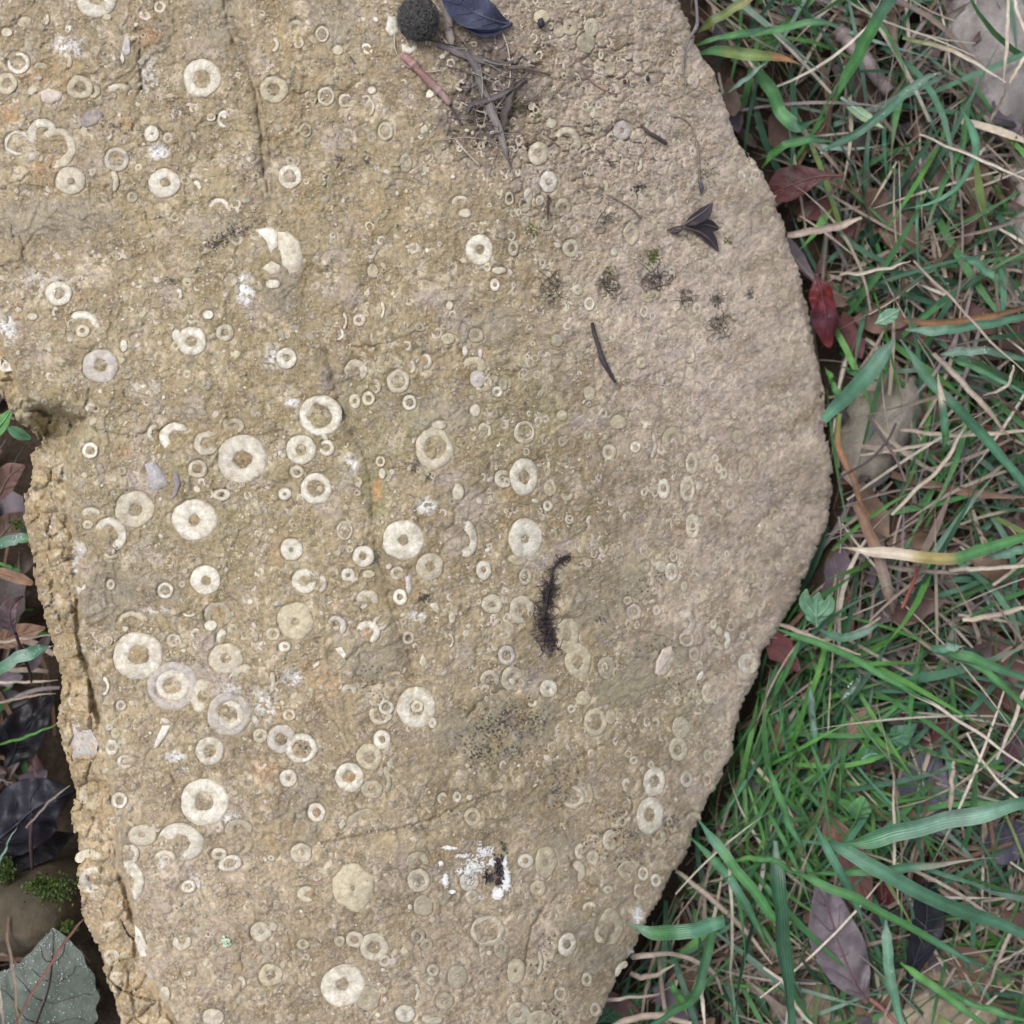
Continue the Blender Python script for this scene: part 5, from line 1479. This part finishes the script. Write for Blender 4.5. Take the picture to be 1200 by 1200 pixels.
# ------------------------------------------------------------------ things lying on the rock
def on(pts, lift):
    """pixel path laid on the rock surface, lift in mm (scalar or list)"""
    L = np.interp(np.linspace(0, 1, len(pts)), np.linspace(0, 1, len(np.atleast_1d(lift))), np.atleast_1d(lift))
    return [float(surf(p[0], p[1])[0]) / MM + l for p, l in zip(pts, L)]


def fibres(buf, n, path, spread, length, r, cols, rnd, curl=1.0, lift=(.3, 2.5)):
    P = catmull(path, 40)
    for k in range(n):
        t = rnd.random()
        i = min(39, int(t * 40))
        sp = np.interp(t, np.linspace(0, 1, len(spread)), spread)
        x, y = P[i, 0] + rnd.gauss(0, sp * .45), P[i, 1] + rnd.gauss(0, sp * .45)
        a = rnd.uniform(0, 6.28)
        pts = []
        L = length * rnd.uniform(.5, 1.4)
        da = rnd.uniform(-1, 1) * curl
        h0 = rnd.uniform(*lift)
        h = h0
        for q in range(7):
            pts.append(surf_pt(x, y, h * MM))
            a += da * .55 + rnd.uniform(-.4, .4) * curl
            x, y = x + L / 6 * math.cos(a), y + L / 6 * math.sin(a)
            h = max(.15, h + rnd.uniform(-.4, .35))
        add_tube(buf, pts, r * S * np.linspace(1, .5, 7), np.array(cols[rnd.randrange(len(cols))]) * rnd.uniform(.7, 1.3), 3)


rk = random.Random(8)
# fuzzy dark ball at the top
c0 = surf_pt(490, 22, 4.0 * MM)
b = Buf()
P = _ICO5_V * (1 + .26 * fbm(_ICO5_V[:, 0] * 60 + 50 * _ICO5_V[:, 2], _ICO5_V[:, 1] * 60, 20, 4, 400))[:, None] * np.array([5.6, 6.0, 4.6]) * MM
b.add(P + c0, None, _ICO5_T, np.clip(np.array([.045, .042, .042]) * (1 + .6 * fbm(P[:, 0] * 1000, P[:, 1] * 1000, 1.2, 3, 402))[:, None], .01, 1))
for k in range(1100):
    v = Vector((rk.gauss(0, 1), rk.gauss(0, 1), abs(rk.gauss(0, 1)))).normalized()
    q = np.array(v) * np.array([5.6, 6.0, 4.6]) * MM
    tdir = np.array(Vector((rk.gauss(0, 1), rk.gauss(0, 1), rk.gauss(0, 1))).cross(v).normalized())
    pts = [c0 + q * 1.0 + tdir * s_ * rk.uniform(.5, 1.0) * MM + np.array(v) * (.5 - .35 * (s_ - 1) ** 2) * MM for s_ in (0, .7, 1.4, 2.0)]
    g_ = rk.uniform(.04, .16)
    add_tube(b, pts, .06 * MM, (g_, g_ * .96, g_ * .97), 3)
tag(b.build('fuzzy_ball', M_FIBRE), 'dark grey fuzzy ball on the rock at the top beside the navy leaf', 'seed head')

pts = [(600, 27), (575, 22), (548, 8), (520, -14)]
leaf('navy blue curled leaf at the top edge of the rock', pts, [(0, 0), (9, 13), (22, 19), (24, 16), (10, 8)], on(pts, [2.0, 4.5, 4.0]), [(.022, .024, .045), (.034, .038, .075), (.03, .034, .07)], fold=.35, wav=.0015, seed=40, vcol=(.05, .055, .09))
pts = [(598, 29), (580, 34), (560, 35), (533, 22)]
leaf('small dark blue leaf folded under the navy leaf', pts, [(0, 0), (6, 8), (9, 9), (6, 5), (1, 1)], on(pts, [1.5, 2.5, 2.0]), [(.02, .022, .045), (.03, .035, .07)], fold=.3, seed=41, vcol=(.04, .045, .08), veins=False)
pts = [(516, -5), (524, 18), (527, 42), (530, 56)]
blade('grey flattened stalk below the fuzzy ball', pts, 9, on(pts, [2, 1.5, 1.0]), [(.22, .19, .18), (.26, .22, .2)], tip=.4, mat=M_STRAW, name='dead_stalk', cat='stalk', group='dead stalks in the litter at the top')
pts = [(512, 50), (530, 58), (548, 66), (575, 73), (602, 74)]
blade('grey dead strap curving right under the navy leaf', pts, 8, on(pts, [.8, 1.2, 1.0]), [(.14, .122, .125), (.17, .15, .15), (.13, .112, .11)], tip=.6, mat=M_STRAW, name='dead_stalk', cat='stalk', group='dead stalks in the litter at the top')
pts = [(545, 62), (560, 85), (568, 112), (580, 140), (592, 175), (599, 195)]
blade('long flat grey strap hanging down the litter patch', pts, 9, on(pts, [1.0, 1.5, .8]), [(.11, .098, .10), (.17, .15, .148), (.19, .165, .158), (.12, .105, .10)], tip=.8, mat=M_STRAW, name='dead_stalk', cat='stalk', group='dead stalks in the litter at the top')
pts = [(546, 132), (556, 122), (574, 116), (592, 108), (612, 94), (634, 72)]
blade('dark dead strap rising to the right in the litter', pts, 7, on(pts, [1.0, 1.8, 1.0]), [(.075, .066, .075), (.12, .10, .105), (.06, .05, .055)], tip=.7, mat=M_STRAW, name='dead_stalk', cat='stalk', group='dead stalks in the litter at the top')
pts = [(588, 155), (591, 135), (598, 112), (604, 92)]
blade('dark upright strap at the right of the litter', pts, 8, on(pts, [1.0, 2.0, 1.2]), [(.06, .05, .05), (.10, .08, .075), (.06, .05, .05)], tip=.6, mat=M_STRAW, name='dead_stalk', cat='stalk', group='dead stalks in the litter at the top')
pts = [(596, 80), (615, 80), (632, 84), (645, 88)]
twig('thin brown stalk right of the litter at the top', pts, [4, 3, 2], on(pts, [1.4, 1.2, .5]), [(.13, .10, .09), (.10, .07, .06)])
pts = [(472, 65), (484, 75), (492, 84), (504, 96), (516, 108), (528, 122)]
twig('pinkish brown banded twig on the rock below the fuzzy ball', pts, [10, 11, 8, 11, 9, 7], on(pts, [1.3, 1.3, 1.2]), [(.24, .13, .12), (.30, .19, .17), (.17, .09, .085), (.29, .20, .18), (.24, .16, .15)], knots=2)
pts = [(526, 118), (532, 132), (541, 146)]
twig('short dark root tip under the banded twig', pts, [4, 3, 2], on(pts, [.8, .5]), [(.10, .06, .06), (.07, .05, .05)])
b = Buf()
fibres(b, 34, [(540, 30), (560, 70), (570, 110), (590, 170)], [26, 34, 30, 14], 50, .9, [(.30, .26, .24), (.16, .13, .12), (.08, .06, .06), (.36, .30, .27)], rk, .35, (.4, 2.0))
fibres(b, 26, [(560, 90), (580, 140), (595, 185)], [22, 24, 8], 26, .8, [(.12, .09, .09), (.2, .16, .15)], rk, .5, (.3, 1.6))
tag(b.build('root_fibres', M_FIBRE), 'tangle of thin dead roots in the muddy litter at the top of the rock', 'roots')
for k, (p, w, lab) in enumerate([([(462, 40), (464, 60), (478, 78), (500, 84), (522, 82)], 1.3, 'pale hair root left of the banded twig'),
                                 ([(585, 30), (595, 55), (598, 90), (592, 112), (580, 128)], 1.4, 'pale hair root curving through the litter'),
                                 ([(541, 120), (560, 130), (580, 133), (595, 130)], 1.6, 'pale hair root across the dark straps'),
                                 ([(535, 165), (548, 180), (562, 194)], 2.0, 'short pale rootlet below the litter')]):
    twig(lab, p, [w, w], on(p, [.5, .9, .5]), [(.42, .36, .31), (.38, .32, .27)], name='hair_root', cat='root', group='pale hair roots on the rock', side=5)

# three pointed dark leaf on the right
root = empty('dark_leaflet', surf_pt(800, 266, 0))
tag(root, 'small blackish three pointed leaf lying on the right part of the rock', 'leaf')
for nm, rib, wid, lf in [('leaflet', [(799, 265), (812, 257), (825, 248), (835, 238)], [(0, 0), (5, 9), (6, 10), (1, 1)], [1.0, 3.0, 4.0]),
                         ('leaflet', [(800, 266), (818, 272), (832, 282), (842, 294)], [(0, 0), (9, 3), (9, 5), (1, 1)], [1.0, 1.6, 1.4]),
                         ('leaflet', [(812, 265), (825, 264), (835, 266), (843, 267)], [(0, 0), (7, 7), (7, 6), (1, 2)], [1.0, 2.4, 2.6]),
                         ('leaflet', [(786, 272), (792, 272), (800, 268)], [(0, 0), (3, 3), (1, 1)], [.8, 1.0])]:
    lo = leaf(None, rib, wid, on(rib, lf), [(.016, .011, .014), (.022, .016, .021), (.03, .022, .032)], name=nm, fold=.25, wav=.0006, seed=50 + len(rib), veins=False, vcol=(.09, .065, .075), cat=None)
    lo.location = np.array(lo.location) - np.array(root.location)
    lo.parent = root
b = Buf()
p = [(782, 270), (790, 267), (800, 265), (814, 264)]
add_tube(b, path3(p, on(p, [1.0, 1.3]), 12), .35 * MM, (.07, .05, .06), 6)
b.build('stalk', M_TWIG, root, origin=None)

p = [(694, 378), (697, 392), (702, 408), (706, 421), (713, 434), (721, 448)]
twig('short dark purple twig lying in the middle of the rock', p, [4, 5, 5, 7, 5, 3], on(p, [.9, 1.2, .9]), [(.035, .025, .032), (.06, .048, .06), (.04, .03, .04)], knots=3)
p = [(751, 146), (760, 155), (770, 161), (781, 168)]
twig('tiny curved dark twig near the upper right of the rock', p, [3, 4, 5, 4], on(p, [.8, 1.0]), [(.10, .07, .07), (.06, .045, .05)])
p = [(643, 228), (642, 240), (642, 258)]
twig('tiny dark needle below a white ring in the upper part', p, [2, 4, 1.5], on(p, [.6, .8]), [(.05, .035, .03), (.07, .05, .045)])
p = [(815, -6), (817, 18), (816, 32), (808, 45), (803, 62), (801, 82), (804, 100)]
twig('long thin grey stem draped over the top right rim', p, [4, 3.5, 5, 3, 2.5, 2, 1.5], on(p, [6, 3, 1, .6]), [(.13, .12, .13), (.17, .155, .16), (.10, .095, .10), (.24, .21, .19)])
p = [(788, 136), (800, 139), (810, 148), (816, 166), (819, 190), (820, 215)]
twig('thin curved brown stem above the three pointed leaf', p, [1.5, 2, 2, 2, 2.2, 3.5], on(p, [.4, .7, .5]), [(.20, .16, .13), (.24, .19, .16), (.14, .11, .11)])
p = [(821, 212), (822, 220), (822, 227)]
twig('small dark seed hanging at the end of the curved stem', p, [3, 6, 2], on(p, [.7, .7]), [(.08, .075, .10), (.06, .055, .08)], name='seed', cat='seed')
p = [(678, 66), (684, 84), (696, 98), (712, 107), (722, 110)]
twig('thin reddish stem in the nodular patch near the top', p, [2, 2, 1.5], on(p, [.5, .8, .4]), [(.17, .12, .10), (.30, .17, .15)])
p = [(712, 228), (730, 238), (742, 246), (752, 256)]
twig('thin pale stem left of the three pointed leaf', p, [1.5, 2, 2], on(p, [.4, .6]), [(.22, .18, .14), (.17, .14, .11)])
for x, y, r, lab in [(634, 27, 5, 'small black seed right of the navy leaf'), (732, 96, 2.5, 'tiny dark red seed in the nodular patch'), (759, 92, 3, 'tiny black pointed seed near the top right'), (617, 170, 2.5, 'tiny purple seed left of a white ring')]:
    b = Buf()
    ball(b, surf_pt(x, y, .5 * MM), np.array([r * S, r * S * 1.35, r * S]), (.03, .03, .045) if r != 2.5 else (.08, .025, .03))
    tag(b.build('seed', M_WET), lab, 'seed', 'tiny seeds on the rock')
p = [(410, 66), (416, 74)]
twig('tiny brown splinter near the top of the rock', p, [2.5, 2], on(p, [.4]), [(.12, .08, .05), (.10, .07, .05)])

# dark rootlet tuft
b = Buf()
path = [(668, 652), (658, 655), (650, 664), (645, 682), (641, 702), (637, 725), (641, 742), (648, 760)]
fibres(b, 46, path[:5], [1.5, 2, 3, 5, 7], 9, .7, [(.05, .038, .042), (.085, .065, .066)], rk, 1.0, (.2, 1.2))
fibres(b, 230, path[3:], [4, 6, 9, 11, 10], 13, .7, [(.035, .026, .03), (.06, .045, .05), (.10, .075, .075)], rk, 1.7, (.2, 1.6))
p3 = path3(path[:6], on(path[:6], [.8, 1.6]), 24)
add_tube(b, p3, np.linspace(.25, .42, 24) * MM, (.03, .022, .025), 6)
tag(b.build('rootlet_tuft', M_FIBRE), 'dark shaggy tuft of rootlets hanging down the middle of the rock', 'roots')
for (x, y, n, sp, lab) in [(767, 330, 40, 13, 'dark rotted plant tuft with green specks upper right'), (715, 332, 34, 9, 'narrow dark rotted tuft left of the green specked one'), (803, 350, 20, 6, 'small dark tuft below the three pointed leaf'),
                           (845, 381, 34, 9, 'black tuft on the right part of the rock'), (842, 352, 14, 7, 'thin strands above the black tuft on the right'), (643, 338, 40, 13, 'spidery tuft of dark threads near the centre top'), (710, 254, 18, 6, 'tiny green brown tuft in the upper right'), (752, 720, 0, 0, '')]:
    if n:
        b = Buf()
        fibres(b, int(n * .7), [(x, y - sp), (x, y + sp)], [sp, sp], 15, .55, [(.09, .08, .065), (.15, .13, .10), (.07, .06, .055)], rk, .8, (.15, .5))
        tag(b.build('rotted_tuft', M_FIBRE), lab, 'plant debris', 'rotted plant tufts on the rock')
# moss specks on the rock
b = Buf()
for (x, y, n, sp) in [(766, 303, 70, 6), (715, 318, 20, 4), (854, 282, 24, 3), (607, 122, 16, 4), (830, 202, 40, 7), (622, 270, 24, 4), (632, 138, 12, 4), (765, 298, 30, 5), (20, 1000, 0, 1)]:
    for k in range(n):
        q = surf_pt(x + rk.gauss(0, sp), y + rk.gauss(0, sp), rk.uniform(.1, .7) * MM)
        ball(b, q, np.array([rk.uniform(.15, .35), rk.uniform(.15, .35), .25]) * MM, np.array([.13, .17, .035]) * rk.uniform(.6, 1.3))
tag(b.build('moss', M_MOSS), 'tiny green moss specks on the rock', 'moss', kind='stuff')

# bird dropping
root = empty('bird_dropping', surf_pt(565, 1022, 0))
tag(root, 'white bird dropping with a black core on the lower part of the rock', 'bird dropping')
gxs, gys = np.meshgrid(np.arange(506, 608, .6), np.arange(984, 1064, .6))
field = np.zeros(gxs.shape)
for (x, y, sx, sy, wt) in [(527, 994, 10, 3, 1.0), (517, 1012, 4, 4, .9), (522, 1032, 5, 9, 1.0), (530, 1045, 6, 3, 1.0), (545, 1003, 14, 5, .75), (556, 1016, 22, 14, .72), (568, 998, 16, 12, .7), (577, 1010, 7, 10, .8), (593, 1030, 6, 16, 1.3),
                         (584, 1047, 8, 8, 1.2), (545, 1022, 14, 4, .9), (591, 1010, 6, 10, .9), (562, 1052, 5, 4, .6), (550, 1033, 12, 12, .55)]:
    field = np.maximum(field, wt * np.exp(-(((gxs - x) / sx) ** 2 + ((gys - y) / sy) ** 2)))
field = field * 1.05 + .42 * fbm(gxs, gys, 7, 3, 500, .6) + .42 * fbm(gxs, gys, 2.6, 2, 507, .6) + .05 * gnoise(gxs / 2.2, gys / 2.2, 505)
on_ = field > .46
fqs = on_[:-1, :-1] & on_[1:, :-1] & on_[:-1, 1:] & on_[1:, 1:]
ids = np.arange(gxs.size).reshape(gxs.shape)
Qs = np.stack([ids[:-1, :-1][fqs], ids[1:, :-1][fqs], ids[1:, 1:][fqs], ids[:-1, 1:][fqs]], -1)
zs_ = surf(gxs.ravel(), gys.ravel()) + (.30 + .5 * np.clip(field.ravel() - .45, -.1, .5)) * MM
ks_ = S * (D - zs_) / D
b = Buf()
thin = np.clip((field.ravel() - .46) / .6, 0, 1)[:, None]
b.add(np.stack([(gxs.ravel() - 600) * ks_, (600 - gys.ravel()) * ks_, zs_], -1), Qs, None, np.array([.46, .43, .39]) * (1 - thin) + np.array([.76, .76, .77]) * thin)
b.build('white_splash', M_LIME, root, origin=None)
b = Buf()
for (x, y, sx, sy, n) in [(584, 1014, 5, 14, 60), (572, 1027, 6, 7, 34), (586, 1030, 5, 9, 30), (592, 992, 4, 7, 8)]:
    for k in range(n):
        q = surf_pt(x + rk.gauss(0, sx * .5), y + rk.gauss(0, sy * .5), rk.uniform(.3, 1.0) * MM)
        ball(b, q, np.array([rk.uniform(.15, .5), rk.uniform(.2, .7), rk.uniform(.2, .5)]) * MM, np.array([.035, .028, .034]) * rk.uniform(.5, 2.2))
b.build('dark_core', M_WET, root, origin=None)
# flake of lichen
b = Buf()
for k in range(26):
    x, y = 264 + rk.gauss(0, 3.2), 1104 + rk.gauss(0, 2.6)
    poly = [(x + rk.uniform(1, 2.8) * math.cos(-6.283 * i / 6), y + rk.uniform(1, 2.8) * math.sin(-6.283 * i / 6)) for i in range(6)]
    flat_chip(b, poly, np.array([.42, .50, .38]) * rk.uniform(.75, 1.2), rk.uniform(.3, .9), rk)
tag(b.build('lichen_flake', M_LIME), 'tiny pale green lichen flake on the lower left of the rock', 'lichen')

# dew on the big leaf
dg = bpy.context.evaluated_depsgraph_get()
b = Buf()
me = DEWLEAF.data
co = np.array([v.co[:] for v in me.vertices]).reshape(26, 13, 3) + np.array(DEWLEAF.location)
for k in range(1900):
    u, v = rk.uniform(0, 24.99), rk.uniform(0, 11.99)
    if gnoise(np.array([u * .35]), np.array([v * .5]), 77)[0] < rk.uniform(-.5, .35):
        continue
    i, j = int(u), int(v)
    a, c = u - i, v - j
    q = (co[i, j] * (1 - a) + co[i + 1, j] * a) * (1 - c) + (co[i, j + 1] * (1 - a) + co[i + 1, j + 1] * a) * c
    r = rk.uniform(.06, .20) * MM if rk.random() < .92 else rk.uniform(.22, .45) * MM
    ball(b, q + [0, 0, .0003], r, (1, 1, 1))
dd_ = b.build('dew_drops', M_DEW, DEWLEAF, origin=None)
dd_['kind'] = 'stuff'

# moss cushions in the left hollow
b = Buf()
for (x, y, sx, sy, n, zz) in [(62, 1040, 22, 12, 900, -44), (20, 1075, 12, 22, 700, -50), (5, 1020, 10, 14, 500, -52), (80, 1085, 8, 6, 200, -46), (22, 615, 6, 5, 120, -52), (10, 1060, 8, 8, 300, -50), (45, 1035, 8, 5, 200, -44)]:
    for k in range(n):
        p = at(x + rk.gauss(0, sx * .55), y + rk.gauss(0, sy * .55), (zz + rk.uniform(-3, 1.5)) * MM)
        a, e = rk.uniform(0, 6.28), rk.uniform(.2, 1.3)
        d_ = np.array([math.cos(a) * math.cos(e), math.sin(a) * math.cos(e), math.sin(e)])
        s_ = np.array([-math.sin(a), math.cos(a), 0])
        L = rk.uniform(.8, 2.0) * MM
        V_ = [p, p + d_ * L * .5 + s_ * L * .22, p + d_ * L, p + d_ * L * .5 - s_ * L * .22]
        b.add(V_, [(0, 1, 2, 3)], None, np.array([.06, .095, .02]) * rk.uniform(.4, 1.4))
tag(b.build('moss', M_MOSS), 'green moss on the soil left of the rock', 'moss', kind='stuff')

# ------------------------------------------------------------------ the mass of grass, straw and litter nobody could count
def scatter(name, label, n, region, lens, hwid, colset, elev, droop, z0, mat, seed, crease=.3, maxz=-.040, cat='grass', flat=False):
    r_ = np.random.default_rng(seed)
    NP = 8
    x0, x1, y0, y1 = region
    bx = r_.uniform(x0, x1, n)
    by = r_.uniform(y0, y1, n)
    az = r_.uniform(0, 2 * np.pi, n)
    L = r_.uniform(*lens, n)
    el = np.radians(r_.uniform(*elev, n))
    dr = np.radians(r_.uniform(*droop, n))
    bend = r_.normal(0, .5, n)
    W_ = r_.uniform(*hwid, n)
    z = np.full(n, 0.0) + r_.uniform(*z0, n)
    pos = np.stack([bx, by, z], -1)
    pts = [pos.copy()]
    for q in range(NP - 1):
        f = (q + .5) / (NP - 1)
        e = el - dr * f
        a = az + bend * f
        pos = pos + np.stack([np.cos(a) * np.cos(e), np.sin(a) * np.cos(e), np.sin(e)], -1) * (L / (NP - 1))[:, None]
        pts.append(pos.copy())
    P = np.stack(pts, 1)                                   # n, NP, 3
    P[..., 2] = np.clip(P[..., 2], GZ + .001, None)
    ppx = 600 + P[..., 0] / (S * (D - P[..., 2]) / D)
    ppy = 600 - P[..., 1] / (S * (D - P[..., 2]) / D)
    sd = sdf(OUTLINE, ppx.ravel(), ppy.ravel()).reshape(n, NP)
    ok = (sd > -r_.uniform(-2, 7, n)[:, None]).all(1) & (P[..., 2].max(1) < maxz)
    P, W_ = P[ok], W_[ok]
    n = len(P)
    t = np.linspace(0, 1, NP)
    prof = (np.ones(NP) if flat else (.7 + .3 * np.sin(np.pi * t)) * (1 - .95 * sstep(.5, 1, t)))
    T_ = np.gradient(P, axis=1)
    T_ /= np.linalg.norm(T_, axis=2)[..., None] + 1e-12
    A_ = np.cross(T_, [0, 0, 1.0])
    A_ /= np.linalg.norm(A_, axis=2)[..., None] + 1e-9
    B_ = np.cross(A_, T_)
    rl = r_.uniform(-.9, .9, n)[:, None, None]
    A_, B_ = A_ * np.cos(rl) + B_ * np.sin(rl), B_ * np.cos(rl) - A_ * np.sin(rl)
    offs = np.array([-1, 0, 1.0])
    w = W_[:, None] * prof[None]
    V = P[:, :, None] + A_[:, :, None] * (offs[None, None] * w[..., None])[..., None] + B_[:, :, None] * (np.abs(offs)[None, None] * w[..., None] * crease)[..., None]
    ci = r_.integers(0, len(colset), n)
    base = np.array([GR[c] for c in colset])[ci] * r_.uniform(.7, 1.25, n)[:, None]
    ends = np.array(GR['k'])
    et = r_.random(n) < .25
    cc = base[:, None, :] * np.ones((1, NP, 1))
    k = (et[:, None] * sstep(.6, 1, t)[None])[..., None]
    cc = cc + (ends - cc) * k
    cc = np.repeat(cc[:, :, None], 3, 2)
    qd = grid_quads(NP, 3)
    F = (qd[None] + (np.arange(n) * NP * 3)[:, None, None]).reshape(-1, 4)
    U = np.broadcast_to(np.stack(np.meshgrid(offs, t), -1).reshape(-1, 2), (n, NP * 3, 2)).reshape(-1, 2)
    o = big_mesh(name, V.reshape(-1, 3), F, mat, cc.reshape(-1, 3), None, (0, 0, GZ), True, U)
    return tag(o, label, cat, kind='stuff')


VR = (.02, .21, -.20, .20)      # what the photograph sees to the right of the rock
def litter(name, label, n, region, seed, size, cols, zr):
    """broken dead leaf flakes: little curled quads strips, one mesh"""
    r_ = random.Random(seed)
    b = Buf()
    for k in range(n):
        x, y = r_.uniform(region[0], region[1]), r_.uniform(region[2], region[3])
        z = GZ + r_.uniform(*zr)
        kk = S * (D - z) / D
        if sdf(OUTLINE, np.array([600 + x / kk]), np.array([600 - y / kk]))[0] < 2:
            continue
        a, L, W = r_.uniform(0, 6.28), r_.uniform(*size), r_.uniform(.25, .6)
        W *= L
        t = np.linspace(-1, 1, 7)
        wd = W * np.sqrt(np.clip(1 - t * t, .02, 1)) * np.array([r_.uniform(.7, 1.2) for _ in t])
        cu, tw = r_.uniform(-.5, .6), r_.uniform(-.5, .5)
        rows = []
        for q in range(7):
            for u in (-1, -.4, .4, 1):
                X_, Y_, Z_ = t[q] * L, u * wd[q], cu * L * t[q] ** 2 * .6 + abs(u) * wd[q] * .3 + tw * u * wd[q] * t[q]
                rows.append((x + X_ * math.cos(a) - Y_ * math.sin(a), y + X_ * math.sin(a) + Y_ * math.cos(a), z + Z_))
        c = np.array(r_.choice(cols)) * r_.uniform(.6, 1.3)
        b.add(rows, grid_quads(7, 4), None, c * (1 + .3 * np.array([r_.uniform(-1, 1) for _ in rows]))[:, None] if False else c * np.array([[r_.uniform(.75, 1.25)] for _ in rows]))
    return tag(b.build(name, M_LEAF, origin=(0, 0, GZ)), label, 'leaf litter', kind='stuff')


VL = (-.22, -.10, -.20, .06)
scatter('dead_grass', 'matted dead grass and straw on the ground right of the rock', 2600, VR, (.02, .065), (.0002, .0009), 'sknwkvnkksns', (-8, 22), (0, 40), (GZ, GZ + .014), M_STRAW, 1, .5, -.058, 'straw')
scatter('dead_grass', 'matted dead grass in the hollow left of the rock', 420, VL, (.02, .05), (.0004, .0014), 'nnnkv', (-8, 18), (0, 40), (GZ - .006, GZ + .012), M_STRAW, 2, .5, -.058, 'straw')
scatter('grass', 'thin green grass growing right of the rock', 1250, VR, (.03, .075), (.0004, .0013), 'tggdgttbp', (0, 48), (10, 80), (GZ, GZ + .012), M_GRASS, 3, .3, -.046)
scatter('grass', 'dense fine green grass tuft by the lower right edge of the rock', 560, (.058, .118, -.118, -.048), (.03, .07), (.0004, .0010), 'gbggtb', (15, 55), (20, 100), (GZ, GZ + .01), M_GRASS, 4, .3, -.036)
scatter('grass', 'sparse green grass in the hollow left of the rock', 60, VL, (.02, .05), (.0005, .0012), 'gdb', (0, 40), (10, 60), (GZ, GZ + .01), M_GRASS, 5, .3, -.05)
scatter('grass', 'grass round the rock beyond the picture', 9000, (-.75, .75, -.75, .75), (.03, .08), (.0005, .0016), 'tggdgblsk', (5, 60), (10, 90), (GZ, GZ + .006), M_GRASS, 6, .3, -.035)
scatter('dead_grass', 'dead grass round the rock beyond the picture', 5000, (-.75, .75, -.75, .75), (.03, .07), (.0005, .0018), 'skknv', (-5, 25), (0, 40), (GZ, GZ + .012), M_STRAW, 7, .5, -.05, 'straw')

LIT = [(.06, .03, .024), (.09, .05, .038), (.045, .03, .03), (.075, .055, .07), (.12, .075, .05), (.022, .018, .02), (.07, .02, .02)]
litter('leaf_litter', 'broken brown and black leaf litter under the grass right of the rock', 330, VR, 5, (.003, .011), LIT, (.004, .016))
litter('leaf_litter', 'dark leaf litter in the hollow left of the rock', 130, VL, 6, (.003, .010), LIT, (.002, .018))
scene.cycles.max_bounces = 8
scene.cycles.diffuse_bounces = 4
scene.cycles.transmission_bounces = 6

scatter('dead_grass', 'thin pale straw lying loosely over the grass right of the rock', 150, VR, (.03, .09), (.00022, .0007), 'wswskv', (-4, 24), (0, 40), (GZ + .012, GZ + .028), M_STRAW, 9, .4, -.046, 'straw')
